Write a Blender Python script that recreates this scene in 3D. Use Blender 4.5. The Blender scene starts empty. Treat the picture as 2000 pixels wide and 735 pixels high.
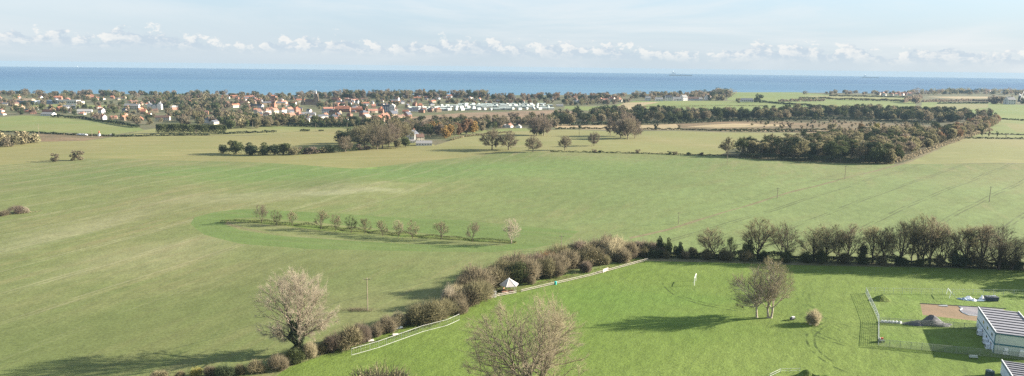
import bpy, math, random
import numpy as np
from mathutils import Vector, Matrix, noise
from mathutils.geometry import delaunay_2d_cdt

C = bpy.context.scene.collection
scene = bpy.context.scene
rad = math.radians

# ------------------------------------------------------------------ camera, sky, sun, exposure
FPX, EYE = 1428.0, 70.0
PITCH = math.atan((367.5 - 131.5) / FPX)
ROLL = math.atan(24 / 2000)
_f = np.array([0, math.cos(PITCH), -math.sin(PITCH)])
_r = np.array([1.0, 0, 0])
_u = np.cross(_r, _f)
CR = _r * math.cos(ROLL) + _u * math.sin(ROLL)
CU = -_r * math.sin(ROLL) + _u * math.cos(ROLL)
cam = bpy.data.cameras.new('camera')
cam.sensor_fit = 'HORIZONTAL'
cam.sensor_width = 36
cam.lens = 36 * FPX / 2000
cam.clip_end = 60000
cam.clip_start = 1
co = bpy.data.objects.new('camera', cam)
C.objects.link(co)
co.matrix_world = Matrix(((CR[0], CU[0], -_f[0], 0), (CR[1], CU[1], -_f[1], 0),
                          (CR[2], CU[2], -_f[2], EYE), (0, 0, 0, 1)))
scene.camera = co

SUN_EL, SUN_AZ = 18.5, 11.0          # azimuth measured from +X towards +Y
SKY_STRENGTH, EXPOSURE = 0.055, 2.12
world = bpy.data.worlds.new('World')
scene.world = world
world.use_nodes = True
world.cycles.sampling_method = 'NONE'
wt = world.node_tree
wt.nodes.clear()
sunl = bpy.data.lights.new('sun', 'SUN')
sunl.energy = 5.0
sunl.angle = rad(0.5)
sunl.color = (1.0, 0.9, 0.76)
so = bpy.data.objects.new('sun', sunl)
C.objects.link(so)
sd = Vector((math.cos(rad(SUN_EL)) * math.cos(rad(SUN_AZ)), math.cos(rad(SUN_EL)) * math.sin(rad(SUN_AZ)), math.sin(rad(SUN_EL))))
so.rotation_euler = sd.to_track_quat('Z', 'Y').to_euler()
so.location = (300, 100, 200)
vs = scene.view_settings
vs.view_transform = 'Standard'
vs.look = 'None'
vs.gamma = 1
vs.use_curve_mapping = False
vs.exposure = EXPOSURE
scene.cycles.max_bounces = 4
scene.cycles.diffuse_bounces = 2
scene.cycles.glossy_bounces = 1
scene.cycles.transmission_bounces = 0
scene.cycles.volume_bounces = 0
scene.cycles.transparent_max_bounces = 4
scene.cycles.use_denoising = False


class NT:
    """tiny helper around a node tree"""
    def __init__(s, t):
        s.t = t

    def n(s, kind, ins=None, **kw):
        nd = s.t.nodes.new(kind)
        for k, v in kw.items():
            setattr(nd, k, v)
        for k, v in (ins or {}).items():
            s.put(nd.inputs[k], v)
        return nd

    def put(s, sock, v):
        if isinstance(v, bpy.types.Node):
            v = v.outputs[0]
        if isinstance(v, bpy.types.NodeSocket):
            s.t.links.new(v, sock)
        elif isinstance(v, (tuple, list)) and len(v) == 3 and sock.type == 'RGBA':
            sock.default_value = (*v, 1)
        else:
            sock.default_value = v

    def m(s, op, a, b=0.0, c=None, clamp=False):
        nd = s.t.nodes.new('ShaderNodeMath')
        nd.operation = op
        nd.use_clamp = clamp
        s.put(nd.inputs[0], a)
        s.put(nd.inputs[1], b)
        if c is not None:
            s.put(nd.inputs[2], c)
        return nd.outputs[0]

    def mix(s, f, a, b, mode='MIX'):
        nd = s.t.nodes.new('ShaderNodeMix')
        nd.data_type = 'RGBA'
        nd.blend_type = mode
        s.put(nd.inputs[0], f)
        s.put(nd.inputs[6], a)
        s.put(nd.inputs[7], b)
        return nd.outputs[2]

    def noise(s, vec, scale, detail=4, rough=0.55, dist=0.0):
        nd = s.n('ShaderNodeTexNoise', {'Vector': vec, 'Scale': scale, 'Detail': detail, 'Roughness': rough, 'Distortion': dist})
        return nd.outputs['Fac']

    def ramp(s, v, lo, hi, a=0.0, b=1.0):
        nd = s.n('ShaderNodeMapRange', {'Value': v, 'From Min': lo, 'From Max': hi, 'To Min': a, 'To Max': b}, interpolation_type='SMOOTHSTEP')
        return nd.outputs[0]

    def mapping(s, vec, scale=(1, 1, 1), rz=0.0, loc=(0, 0, 0)):
        nd = s.n('ShaderNodeMapping', {'Vector': vec, 'Scale': scale, 'Rotation': (0, 0, rz), 'Location': loc})
        return nd.outputs[0]


# sky: sky texture with thin veil and a low bank of cumulus
W = NT(wt)
geo = W.n('ShaderNodeTexCoord')
sep = W.n('ShaderNodeSeparateXYZ', {0: geo.outputs['Generated']})
zc = W.m('MAXIMUM', sep.outputs[2], 0.004)
vec = W.n('ShaderNodeCombineXYZ', {0: sep.outputs[0], 1: sep.outputs[1], 2: zc})
sky = W.n('ShaderNodeTexSky', {0: vec}, sky_type='NISHITA', sun_disc=False, sun_elevation=rad(SUN_EL),
          sun_rotation=rad(90 - SUN_AZ), altitude=50, air_density=1.0, dust_density=0.6, ozone_density=1.5)
az = W.m('ARCTAN2', sep.outputs[0], sep.outputs[1])
el = W.m('ARCSINE', zc)
K = 1.0 / SKY_STRENGTH
pv = W.n('ShaderNodeCombineXYZ', {0: az, 1: W.m('MULTIPLY', el, 1.0), 2: 0.0})
# high thin veil
veil = W.noise(W.mapping(pv, (2.4, 17.0, 1), rad(7)), 1.0, 6, 0.6, 0.6)
veil2 = W.noise(W.mapping(pv, (0.9, 5.0, 1), rad(-5), (3.1, 1.7, 0)), 1.0, 3, 0.5)
vf = W.m('MULTIPLY', W.ramp(veil, 0.36, 0.66), W.ramp(veil2, 0.3, 0.6))
base = W.mix(0.74, sky.outputs[0], tuple(K * c for c in (0.124, 0.165, 0.205)))
low = W.ramp(el, 0.0, 0.13, 1.0, 0.0)
base = W.mix(W.m('MULTIPLY', low, 0.75), base, tuple(K * c for c in (0.136, 0.160, 0.180)))
base = W.mix(W.m('MULTIPLY', vf, 0.72), base, tuple(K * c for c in (0.206, 0.212, 0.214)))
# cumulus bank
cv = W.mapping(pv, (46.0, 74.0, 1))
puff = W.noise(cv, 1.0, 7, 0.62, 0.1)
big = W.noise(W.mapping(pv, (7.0, 1.0, 1), 0, (8.9, 0, 0)), 1.0, 2, 0.5)
top = W.m('ADD', W.m('ADD', 0.0188, W.m('MULTIPLY', W.ramp(big, 0.32, 0.62), 0.0165)), W.m('MULTIPLY', az, -0.009))
d = W.m('SUBTRACT', top, el)                      # positive below the tops
cover = W.m('ADD', W.m('MULTIPLY', d, 15.0), W.m('SUBTRACT', puff, 0.465))
cmask = W.ramp(cover, 0.0, 0.10)
cbase = W.ramp(W.m('ADD', el, W.m('MULTIPLY', az, 0.007)), 0.007, 0.024)
cmask = W.m('MULTIPLY', cmask, cbase)
lit = W.ramp(W.m('SUBTRACT', puff, W.noise(W.mapping(pv, (46.0, 74.0, 1), 0, (-0.35, -0.30, 0)), 1.0, 7, 0.62, 0.1)), -0.08, 0.12)
lit = W.m('MULTIPLY', lit, W.ramp(cover, 0.55, 0.05))
ccol = W.mix(lit, tuple(K * c for c in (0.134, 0.158, 0.180)), tuple(K * c for c in (0.218, 0.218, 0.212)))
fin = W.mix(W.m('MULTIPLY', cmask, 0.85), base, ccol)
bg = W.n('ShaderNodeBackground', {'Color': fin, 'Strength': SKY_STRENGTH})
W.n('ShaderNodeOutputWorld', {0: bg.outputs[0]})


# ------------------------------------------------------------------ placing helpers
def _ray(px, py):
    return _f * FPX + CR * (px - 1000) + CU * (367.5 - py)


def relief(x, y):
    d2 = math.hypot(x, y)
    a = min(1.0, max(0.0, (d2 - 120) / 250))
    z = a * (0.9 * math.sin(x / 71 + 1.3) * math.sin(y / 93 + 0.4) + 0.35 * math.sin(x / 27 - y / 41 + 2) + 0.25 * math.sin(x / 19 + y / 23))
    z += 1.7 * math.exp(-((x + 92) ** 2 + (y - 425) ** 2) / 420.0) - 1.2 * math.exp(-((x + 60) ** 2 + (y - 400) ** 2) / 500.0)
    return z


def P(px, py, z=None):
    """ground point that a spot of the photograph looks at"""
    d = _ray(px, py)
    if z is not None:
        t = (z - EYE) / d[2]
        return Vector((d[0] * t, d[1] * t, z))
    zz = 0.0
    for _ in range(8):
        t = (zz - EYE) / d[2]
        zz = 0.5 * zz + 0.5 * relief(d[0] * t, d[1] * t)
    t = (zz - EYE) / d[2]
    x, y = d[0] * t, d[1] * t
    return Vector((x, y, relief(x, y)))


def G(x, y):
    return Vector((x, y, relief(x, y)))


def ppm(p):
    return FPX / (Vector(p) - Vector((0, 0, EYE))).length


def hm(p, px):
    """metres of an upright thing standing px photo pixels high at p"""
    v = Vector(p) - Vector((0, 0, EYE))
    return px / ppm(p) / (math.hypot(v.x, v.y) / v.length)


# ------------------------------------------------------------------ object helpers
def link(o, parent=None):
    C.objects.link(o)
    if parent is not None:
        o.parent = parent
    return o


def tag(o, label=None, cat=None, group=None, kind=None):
    if label:
        o['label'] = label
    if cat:
        o['category'] = cat
    if group:
        o['group'] = group
    if kind:
        o['kind'] = kind
    return o


def empty(name, loc=(0, 0, 0), rz=0.0, label=None, cat=None, group=None):
    o = bpy.data.objects.new(name, None)
    o.location = loc
    o.rotation_euler = (0, 0, rz)
    o.empty_display_size = 0.5
    C.objects.link(o)
    return tag(o, label, cat, group)


class MB:
    def __init__(s):
        s.v, s.f, s.mi, s.cur = [], [], [], 0

    def face(s, pts):
        n = len(s.v)
        s.v += [tuple(p) for p in pts]
        s.f.append(tuple(range(n, n + len(pts))))
        s.mi.append(s.cur)
        return s

    def box(s, c, size, rz=0.0, taper=1.0):
        cx, cy, cz = c
        hx, hy, hz = size[0] / 2, size[1] / 2, size[2] / 2
        n = len(s.v)
        ca, sa = math.cos(rz), math.sin(rz)
        for z, k in ((-hz, 1.0), (hz, taper)):
            for x, y in ((-hx, -hy), (hx, -hy), (hx, hy), (-hx, hy)):
                x, y = x * k, y * k
                s.v.append((cx + x * ca - y * sa, cy + x * sa + y * ca, cz + z))
        for f in ((0, 3, 2, 1), (4, 5, 6, 7), (0, 1, 5, 4), (1, 2, 6, 5), (2, 3, 7, 6), (3, 0, 4, 7)):
            s.f.append(tuple(n + i for i in f))
            s.mi.append(s.cur)
        return s

    def tube(s, p0, p1, r0, r1=None, n=6, cap=True):
        r1 = r0 if r1 is None else r1
        p0, p1 = Vector(p0), Vector(p1)
        d = (p1 - p0)
        if d.length < 1e-6:
            return s
        d.normalize()
        a = d.orthogonal().normalized()
        b = d.cross(a)
        k = len(s.v)
        for p, r in ((p0, r0), (p1, r1)):
            for i in range(n):
                t = 2 * math.pi * i / n
                s.v.append(tuple(p + (a * math.cos(t) + b * math.sin(t)) * r))
        for i in range(n):
            j = (i + 1) % n
            s.f.append((k + i, k + j, k + n + j, k + n + i))
            s.mi.append(s.cur)
        if cap:
            s.f.append(tuple(k + i for i in range(n))[::-1])
            s.f.append(tuple(k + n + i for i in range(n)))
            s.mi += [s.cur, s.cur]
        return s

    def prism(s, pts, y0, y1, axis='y'):
        """closed outline in xz pushed from y0 to y1"""
        n = len(pts)
        k = len(s.v)
        for y in (y0, y1):
            for x, z in pts:
                s.v.append((x, y, z))
        s.f.append(tuple(range(k, k + n)))
        s.f.append(tuple(range(k + 2 * n - 1, k + n - 1, -1)))
        s.mi += [s.cur, s.cur]
        for i in range(n):
            j = (i + 1) % n
            s.f.append((k + i, k + n + i, k + n + j, k + j))
            s.mi.append(s.cur)
        return s

    def mesh(s, name, mats):
        me = bpy.data.meshes.new(name)
        me.from_pydata(s.v, [], s.f)
        for m in (mats if isinstance(mats, (list, tuple)) else [mats]):
            me.materials.append(m)
        if any(s.mi):
            me.polygons.foreach_set('material_index', s.mi)
        me.update()
        return me

    def obj(s, name, mats, parent=None, loc=(0, 0, 0), rz=0.0):
        o = bpy.data.objects.new(name, s.mesh(name, mats))
        o.location = loc
        o.rotation_euler = (0, 0, rz)
        return link(o, parent)


def quads_mesh(name, V, mat, per=4):
    """V: (n*per, 3) corner array, one face for every per corners"""
    V = np.ascontiguousarray(V, dtype=np.float32)
    nf = len(V) // per
    me = bpy.data.meshes.new(name)
    me.vertices.add(len(V))
    me.vertices.foreach_set('co', V.ravel())
    me.loops.add(nf * per)
    me.loops.foreach_set('vertex_index', np.arange(nf * per, dtype=np.int32))
    me.polygons.add(nf)
    me.polygons.foreach_set('loop_start', np.arange(0, nf * per, per, dtype=np.int32))
    me.polygons.foreach_set('loop_total', np.full(nf, per, dtype=np.int32))
    me.materials.append(mat)
    me.update(calc_edges=True)
    return me


# ------------------------------------------------------------------ materials
MATS = {}


def simple(name, col, rough=0.8, var=0.12, scale=1.5, metal=0.0, spec=0.3, bump=0.0, rnd=0.0):
    """plain surface with mild blotches of its own colour; rnd shifts it per object"""
    if name in MATS:
        return MATS[name]
    m = bpy.data.materials.new(name)
    m.use_nodes = True
    t = NT(m.node_tree)
    b = m.node_tree.nodes['Principled BSDF']
    tc = t.n('ShaderNodeTexCoord')
    nz = t.noise(tc.outputs['Object'], scale, 5, 0.6)
    f = t.ramp(nz, 0.3, 0.7, 1 - var, 1 + var)
    if rnd:
        oi = t.n('ShaderNodeObjectInfo')
        f = t.m('MULTIPLY', f, t.m('ADD', 1 - rnd, t.m('MULTIPLY', oi.outputs['Random'], 2 * rnd)))
    c = t.n('ShaderNodeVectorMath', {0: col, 1: (1, 1, 1)}, operation='MULTIPLY')
    c = t.n('ShaderNodeVectorMath', {0: c.outputs[0]}, operation='SCALE')
    t.put(c.inputs['Scale'], f)
    t.put(b.inputs['Base Color'], c.outputs[0])
    b.inputs['Roughness'].default_value = rough
    b.inputs['Metallic'].default_value = metal
    b.inputs['Specular IOR Level'].default_value = spec
    if bump:
        bp = t.n('ShaderNodeBump', {'Height': t.noise(tc.outputs['Object'], scale * 4, 4), 'Strength': bump, 'Distance': 0.05})
        t.put(b.inputs['Normal'], bp.outputs[0])
    MATS[name] = m
    return m


def foliage(name, c1, c2, scale=0.35, rnd=0.18, sub=0.0):
    """twigs or leaves: light and dark clumps of two real leaf colours, varied per plant"""
    if name in MATS:
        return MATS[name]
    m = bpy.data.materials.new(name)
    m.use_nodes = True
    t = NT(m.node_tree)
    b = m.node_tree.nodes['Principled BSDF']
    tc = t.n('ShaderNodeTexCoord')
    g = t.n('ShaderNodeNewGeometry')
    oi = t.n('ShaderNodeObjectInfo')
    nz = t.noise(tc.outputs['Object'], scale, 3, 0.6)
    f = t.m('ADD', t.ramp(nz, 0.35, 0.65, 0, 0.7), t.m('MULTIPLY', g.outputs['Random Per Island'], 0.3))
    col = t.mix(f, c1, c2)
    k = t.m('ADD', 1 - rnd, t.m('MULTIPLY', oi.outputs['Random'], 2 * rnd))
    c = t.n('ShaderNodeVectorMath', {0: col}, operation='SCALE')
    t.put(c.inputs['Scale'], k)
    t.put(b.inputs['Base Color'], c.outputs[0])
    b.inputs['Roughness'].default_value = 0.9
    b.inputs['Specular IOR Level'].default_value = 0.15
    if sub:
        tr = t.n('ShaderNodeBsdfTranslucent', {'Color': c.outputs[0]})
        mx = t.n('ShaderNodeMixShader', {0: sub, 1: b.outputs[0], 2: tr.outputs[0]})
        t.put(m.node_tree.nodes['Material Output'].inputs[0], mx.outputs[0])
    MATS[name] = m
    return m


def field(name, c1, c2, c3, streak=None, cover=0.35, big=0.012, fine=2.5, fvar=0.22, bump=0.5, patches=(), tram=None, tracks=()):
    """crop or grass: two greens in drifts, a third colour in streaks along the drilling direction"""
    m = bpy.data.materials.new(name)
    m.use_nodes = True
    t = NT(m.node_tree)
    b = m.node_tree.nodes['Principled BSDF']
    v = t.n('ShaderNodeTexCoord').outputs['Object']
    col = t.mix(t.ramp(t.noise(v, big, 5, 0.6, 0.4), 0.34, 0.66), c1, c2)
    if streak is not None:
        sv = t.mapping(t.mapping(v, (1, 1, 1), -rad(streak)), (0.006, 0.11, 1))
        s1 = t.noise(sv, 1.0, 6, 0.65, 0.3)
        sf = t.m('MULTIPLY', t.ramp(s1, 0.46, 0.68), t.ramp(t.noise(v, big * 0.8, 3), 0.3, 0.62))
        col = t.mix(t.m('MULTIPLY', sf, cover), col, c3)
    for (cx, cy, rx, ry, ang, pc, amt) in patches:
        mp = t.mapping(v, (1, 1, 1), 0, (-cx, -cy, 0))
        mp = t.mapping(mp, (1, 1, 1), -rad(ang))
        q = t.n('ShaderNodeVectorMath', {0: mp, 1: (1 / rx, 1 / ry, 0)}, operation='MULTIPLY')
        ln = t.n('ShaderNodeVectorMath', {0: q.outputs[0]}, operation='LENGTH')
        wob = t.m('ADD', ln.outputs['Value'], t.m('MULTIPLY', t.m('SUBTRACT', t.noise(t.mapping(mp, (0.012, 0.07, 1)), 1.0, 5, 0.65), 0.5), 2.2))
        col = t.mix(t.m('MULTIPLY', t.ramp(wob, 1.25, 0.15), amt), col, pc)
    for ang, spc, off, wd, tc_, amt, x0, x1 in (tram or ()):
        tv = t.mapping(v, (1, 1, 1), -rad(ang))
        yy = t.m('ADD', t.n('ShaderNodeSeparateXYZ', {0: tv}).outputs[1],
                 t.m('MULTIPLY', t.m('SUBTRACT', t.noise(v, 0.01, 1), 0.5), 3.0))
        fr = t.m('MULTIPLY', t.m('FRACT', t.m('ADD', t.m('DIVIDE', yy, spc), off)), spc)
        l1 = t.ramp(t.m('ABSOLUTE', t.m('SUBTRACT', fr, 3.0)), wd, wd * 0.4)
        l2 = t.ramp(t.m('ABSOLUTE', t.m('SUBTRACT', fr, 5.1)), wd, wd * 0.4)
        fade = t.ramp(yy, x0, x1)
        brk = t.ramp(t.noise(t.mapping(tv, (0.05, 0.5, 1)), 1.0, 3), 0.36, 0.56)
        col = t.mix(t.m('MULTIPLY', t.m('MULTIPLY', t.m('MAXIMUM', l1, l2), amt), t.m('MULTIPLY', fade, brk)), col, tc_)
    for (cx, cy, r, wd, tcol, amt, a0) in tracks:      # curved wheel tracks
        mp = t.mapping(v, (1, 1, 1), 0, (-cx, -cy, 0))
        ln = t.n('ShaderNodeVectorMath', {0: mp}, operation='LENGTH').outputs['Value']
        ln = t.m('ADD', ln, t.m('MULTIPLY', t.m('SUBTRACT', t.noise(v, 0.05, 2), 0.5), 3.0))
        l1 = t.ramp(t.m('ABSOLUTE', t.m('SUBTRACT', ln, r)), wd, wd * 0.3)
        l2 = t.ramp(t.m('ABSOLUTE', t.m('SUBTRACT', ln, r + 1.8)), wd, wd * 0.3)
        s = t.n('ShaderNodeSeparateXYZ', {0: mp})
        sect = t.ramp(t.m('ADD', t.m('MULTIPLY', s.outputs[0], math.cos(rad(a0))), t.m('MULTIPLY', s.outputs[1], math.sin(rad(a0)))), r * 0.72, r * 0.85)
        sect = t.m('MULTIPLY', sect, t.ramp(t.noise(v, 0.25, 3), 0.4, 0.6))
        col = t.mix(t.m('MULTIPLY', t.m('MAXIMUM', l1, l2), t.m('MULTIPLY', sect, amt)), col, tcol)
    fn = t.noise(v, fine, 4, 0.75)
    mid = t.noise(t.mapping(t.mapping(v, (1, 1, 1), -rad(streak or 0)), (0.6, 1, 1)), fine * 0.16, 4, 0.65)
    k = t.m('MULTIPLY', t.ramp(fn, 0.25, 0.75, 1 - fvar, 1 + fvar), t.ramp(mid, 0.3, 0.7, 1 - fvar * 0.4, 1 + fvar * 0.4))
    c = t.n('ShaderNodeVectorMath', {0: col}, operation='SCALE')
    t.put(c.inputs['Scale'], k)
    t.put(b.inputs['Base Color'], c.outputs[0])
    b.inputs['Roughness'].default_value = 0.95
    b.inputs['Specular IOR Level'].default_value = 0.1
    if bump:
        bp = t.n('ShaderNodeBump', {'Height': t.m('ADD', fn, t.m('MULTIPLY', mid, 3.0)), 'Strength': bump, 'Distance': 0.12})
        t.put(b.inputs['Normal'], bp.outputs[0])
    MATS[name] = m
    return m

# ------------------------------------------------------------------ ground, one sheet cut along the field edges
TANC = (0.185, 0.165, 0.070)
CROP1, CROP2 = (0.102, 0.127, 0.044), (0.130, 0.138, 0.058)
PALE = (0.215, 0.205, 0.120)
GREENB = (0.080, 0.128, 0.036)
c0 = P(655, 371)
c1 = P(560, 378)
c2 = P(170, 440)
c3 = P(640, 335)
c4 = P(1150, 370)
c5 = P(330, 490)
c6 = P(80, 470)
c7 = P(1650, 400)
c8 = P(380, 610)
c9 = P(1130, 330)
field('crop', CROP1, CROP2, (0.175, 0.155, 0.078), streak=70, cover=0.75, big=0.010, fine=1.2, fvar=0.26, bump=0.35,
      patches=[(c3.x, c3.y, 190, 55, 10, (0.088, 0.140, 0.040), 0.75), (c9.x, c9.y, 180, 60, 20, (0.100, 0.155, 0.048), 0.6),
               (c4.x, c4.y, 220, 90, 45, (0.108, 0.145, 0.050), 0.7),
               (c7.x, c7.y, 230, 120, 45, (0.122, 0.162, 0.060), 0.9),
               (c1.x, c1.y, 70, 24, 30, PALE, 0.4), (c0.x, c0.y - 8, 20, 9, 15, (0.25, 0.25, 0.16), 0.4), (c0.x + 22, c0.y + 5, 20, 7, 15, (0.24, 0.24, 0.15), 0.4),
               (c2.x, c2.y, 50, 14, 72, PALE, 0.35), (c6.x, c6.y, 50, 10, 72, PALE, 0.3), (c5.x, c5.y, 60, 20, 60, PALE, 0.28),
               (c8.x, c8.y, 90, 38, 60, (0.084, 0.104, 0.034), 0.5)],
      tram=[(46.5, 24.0, 0.667, 0.6, (0.066, 0.078, 0.034), 0.8, 215, 150), (70.5, 24.0, 0.1, 0.7, PALE, 0.5, 150, 210)])
field('headland', (0.084, 0.126, 0.036), (0.096, 0.136, 0.042), (0.17, 0.15, 0.08), streak=-12, cover=0.25, fine=1.2, bump=0.5)
field('headland_inner', (0.105, 0.130, 0.046), (0.135, 0.145, 0.060), (0.19, 0.175, 0.10), streak=-12, cover=0.6, fine=1.2, bump=0.5)
field('stubble', (0.165, 0.152, 0.066), (0.145, 0.150, 0.058), (0.205, 0.178, 0.086), streak=12, cover=0.8, big=0.006, fine=0.6, fvar=0.12, bump=0.3)
field('stubble_green', (0.150, 0.158, 0.062), (0.170, 0.160, 0.072), (0.205, 0.185, 0.09), streak=8, cover=0.7, big=0.006, fine=0.6, fvar=0.12, bump=0.3)
field('meadow', (0.125, 0.155, 0.052), (0.150, 0.160, 0.062), (0.19, 0.17, 0.09), streak=-10, cover=0.5, big=0.012, fine=0.5, fvar=0.15, bump=0.3)
field('far_green', (0.110, 0.150, 0.045), (0.140, 0.165, 0.055), (0.17, 0.16, 0.08), streak=5, cover=0.5, big=0.008, fine=0.4, fvar=0.12, bump=0.0)
field('far_tan', (0.300, 0.230, 0.140), (0.25, 0.205, 0.120), (0.19, 0.16, 0.09), streak=5, cover=0.5, big=0.01, fine=0.4, fvar=0.15, bump=0.0)
field('scrub', (0.165, 0.115, 0.070), (0.110, 0.092, 0.052), (0.060, 0.062, 0.032), streak=2, cover=0.95, big=0.025, fine=0.3, fvar=0.35, bump=0.3)
field('earthwork', (0.190, 0.130, 0.085), (0.140, 0.105, 0.066), (0.24, 0.19, 0.14), streak=-10, cover=0.8, big=0.03, fine=0.4, fvar=0.3, bump=0.6)
field('town_ground', (0.080, 0.092, 0.040), (0.110, 0.100, 0.060), (0.15, 0.13, 0.10), streak=30, cover=0.7, big=0.02, fine=0.3, fvar=0.3, bump=0.0)
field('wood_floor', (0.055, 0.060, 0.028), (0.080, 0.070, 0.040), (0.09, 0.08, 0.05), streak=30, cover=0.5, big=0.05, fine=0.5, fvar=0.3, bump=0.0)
q1 = P(1240, 590)
q2 = P(1430, 720)
q3 = P(1620, 690)
q5 = P(1640, 640)
field('playing_field', (0.092, 0.136, 0.027), (0.108, 0.149, 0.034), (0.070, 0.106, 0.022), streak=60, cover=0.45, big=0.02, fine=2.0, fvar=0.27, bump=0.7,
      patches=[(q2.x, q2.y, 60, 18, 20, (0.118, 0.160, 0.038), 0.55), (q1.x, q1.y, 40, 22, 0, (0.078, 0.142, 0.026), 0.5),
               (q5.x + 6, q5.y, 10, 30, -8, (0.112, 0.150, 0.038), 0.6), (120, 200, 30, 22, 0, (0.116, 0.158, 0.038), 0.6)],
      tracks=[(P(1450, 560).x, P(1450, 560).y, 24, 0.5, (0.035, 0.055, 0.012), 0.9, 215),
              (P(1700, 640).x, P(1700, 640).y, 17, 0.5, (0.035, 0.055, 0.012), 0.9, 185),
              (P(1750, 600).x, P(1750, 600).y, 26, 0.5, (0.05, 0.08, 0.016), 0.7, 205),
              (P(1790, 690).x, P(1790, 690).y, 24, 0.5, (0.035, 0.055, 0.012), 0.9, 165),
              (P(1900, 620).x, P(1900, 620).y, 44, 0.5, (0.05, 0.08, 0.016), 0.6, 185)])
field('rough_grass', (0.085, 0.128, 0.028), (0.115, 0.130, 0.042), (0.10, 0.11, 0.045), streak=46, cover=0.8, big=0.1, fine=2.0, fvar=0.35, bump=0.8)
field('bare_path', (0.150, 0.128, 0.072), (0.130, 0.120, 0.062), (0.095, 0.11, 0.04), streak=46, cover=0.9, big=0.08, fine=1.2, fvar=0.3, bump=0.3)
field('hoggin', (0.200, 0.140, 0.092), (0.170, 0.125, 0.080), (0.14, 0.11, 0.07), streak=0, cover=0.5, big=0.15, fine=3, fvar=0.15, bump=0.3)
field('grey_gravel', (0.19, 0.18, 0.19), (0.15, 0.15, 0.17), (0.24, 0.23, 0.23), streak=0, cover=0.5, big=0.2, fine=3, fvar=0.2, bump=0.4)
field('playing_field_yard', (0.092, 0.142, 0.028), (0.112, 0.154, 0.040), (0.085, 0.120, 0.03), streak=70, cover=0.7, big=0.05, fine=2.0, fvar=0.30, bump=0.8)

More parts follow.
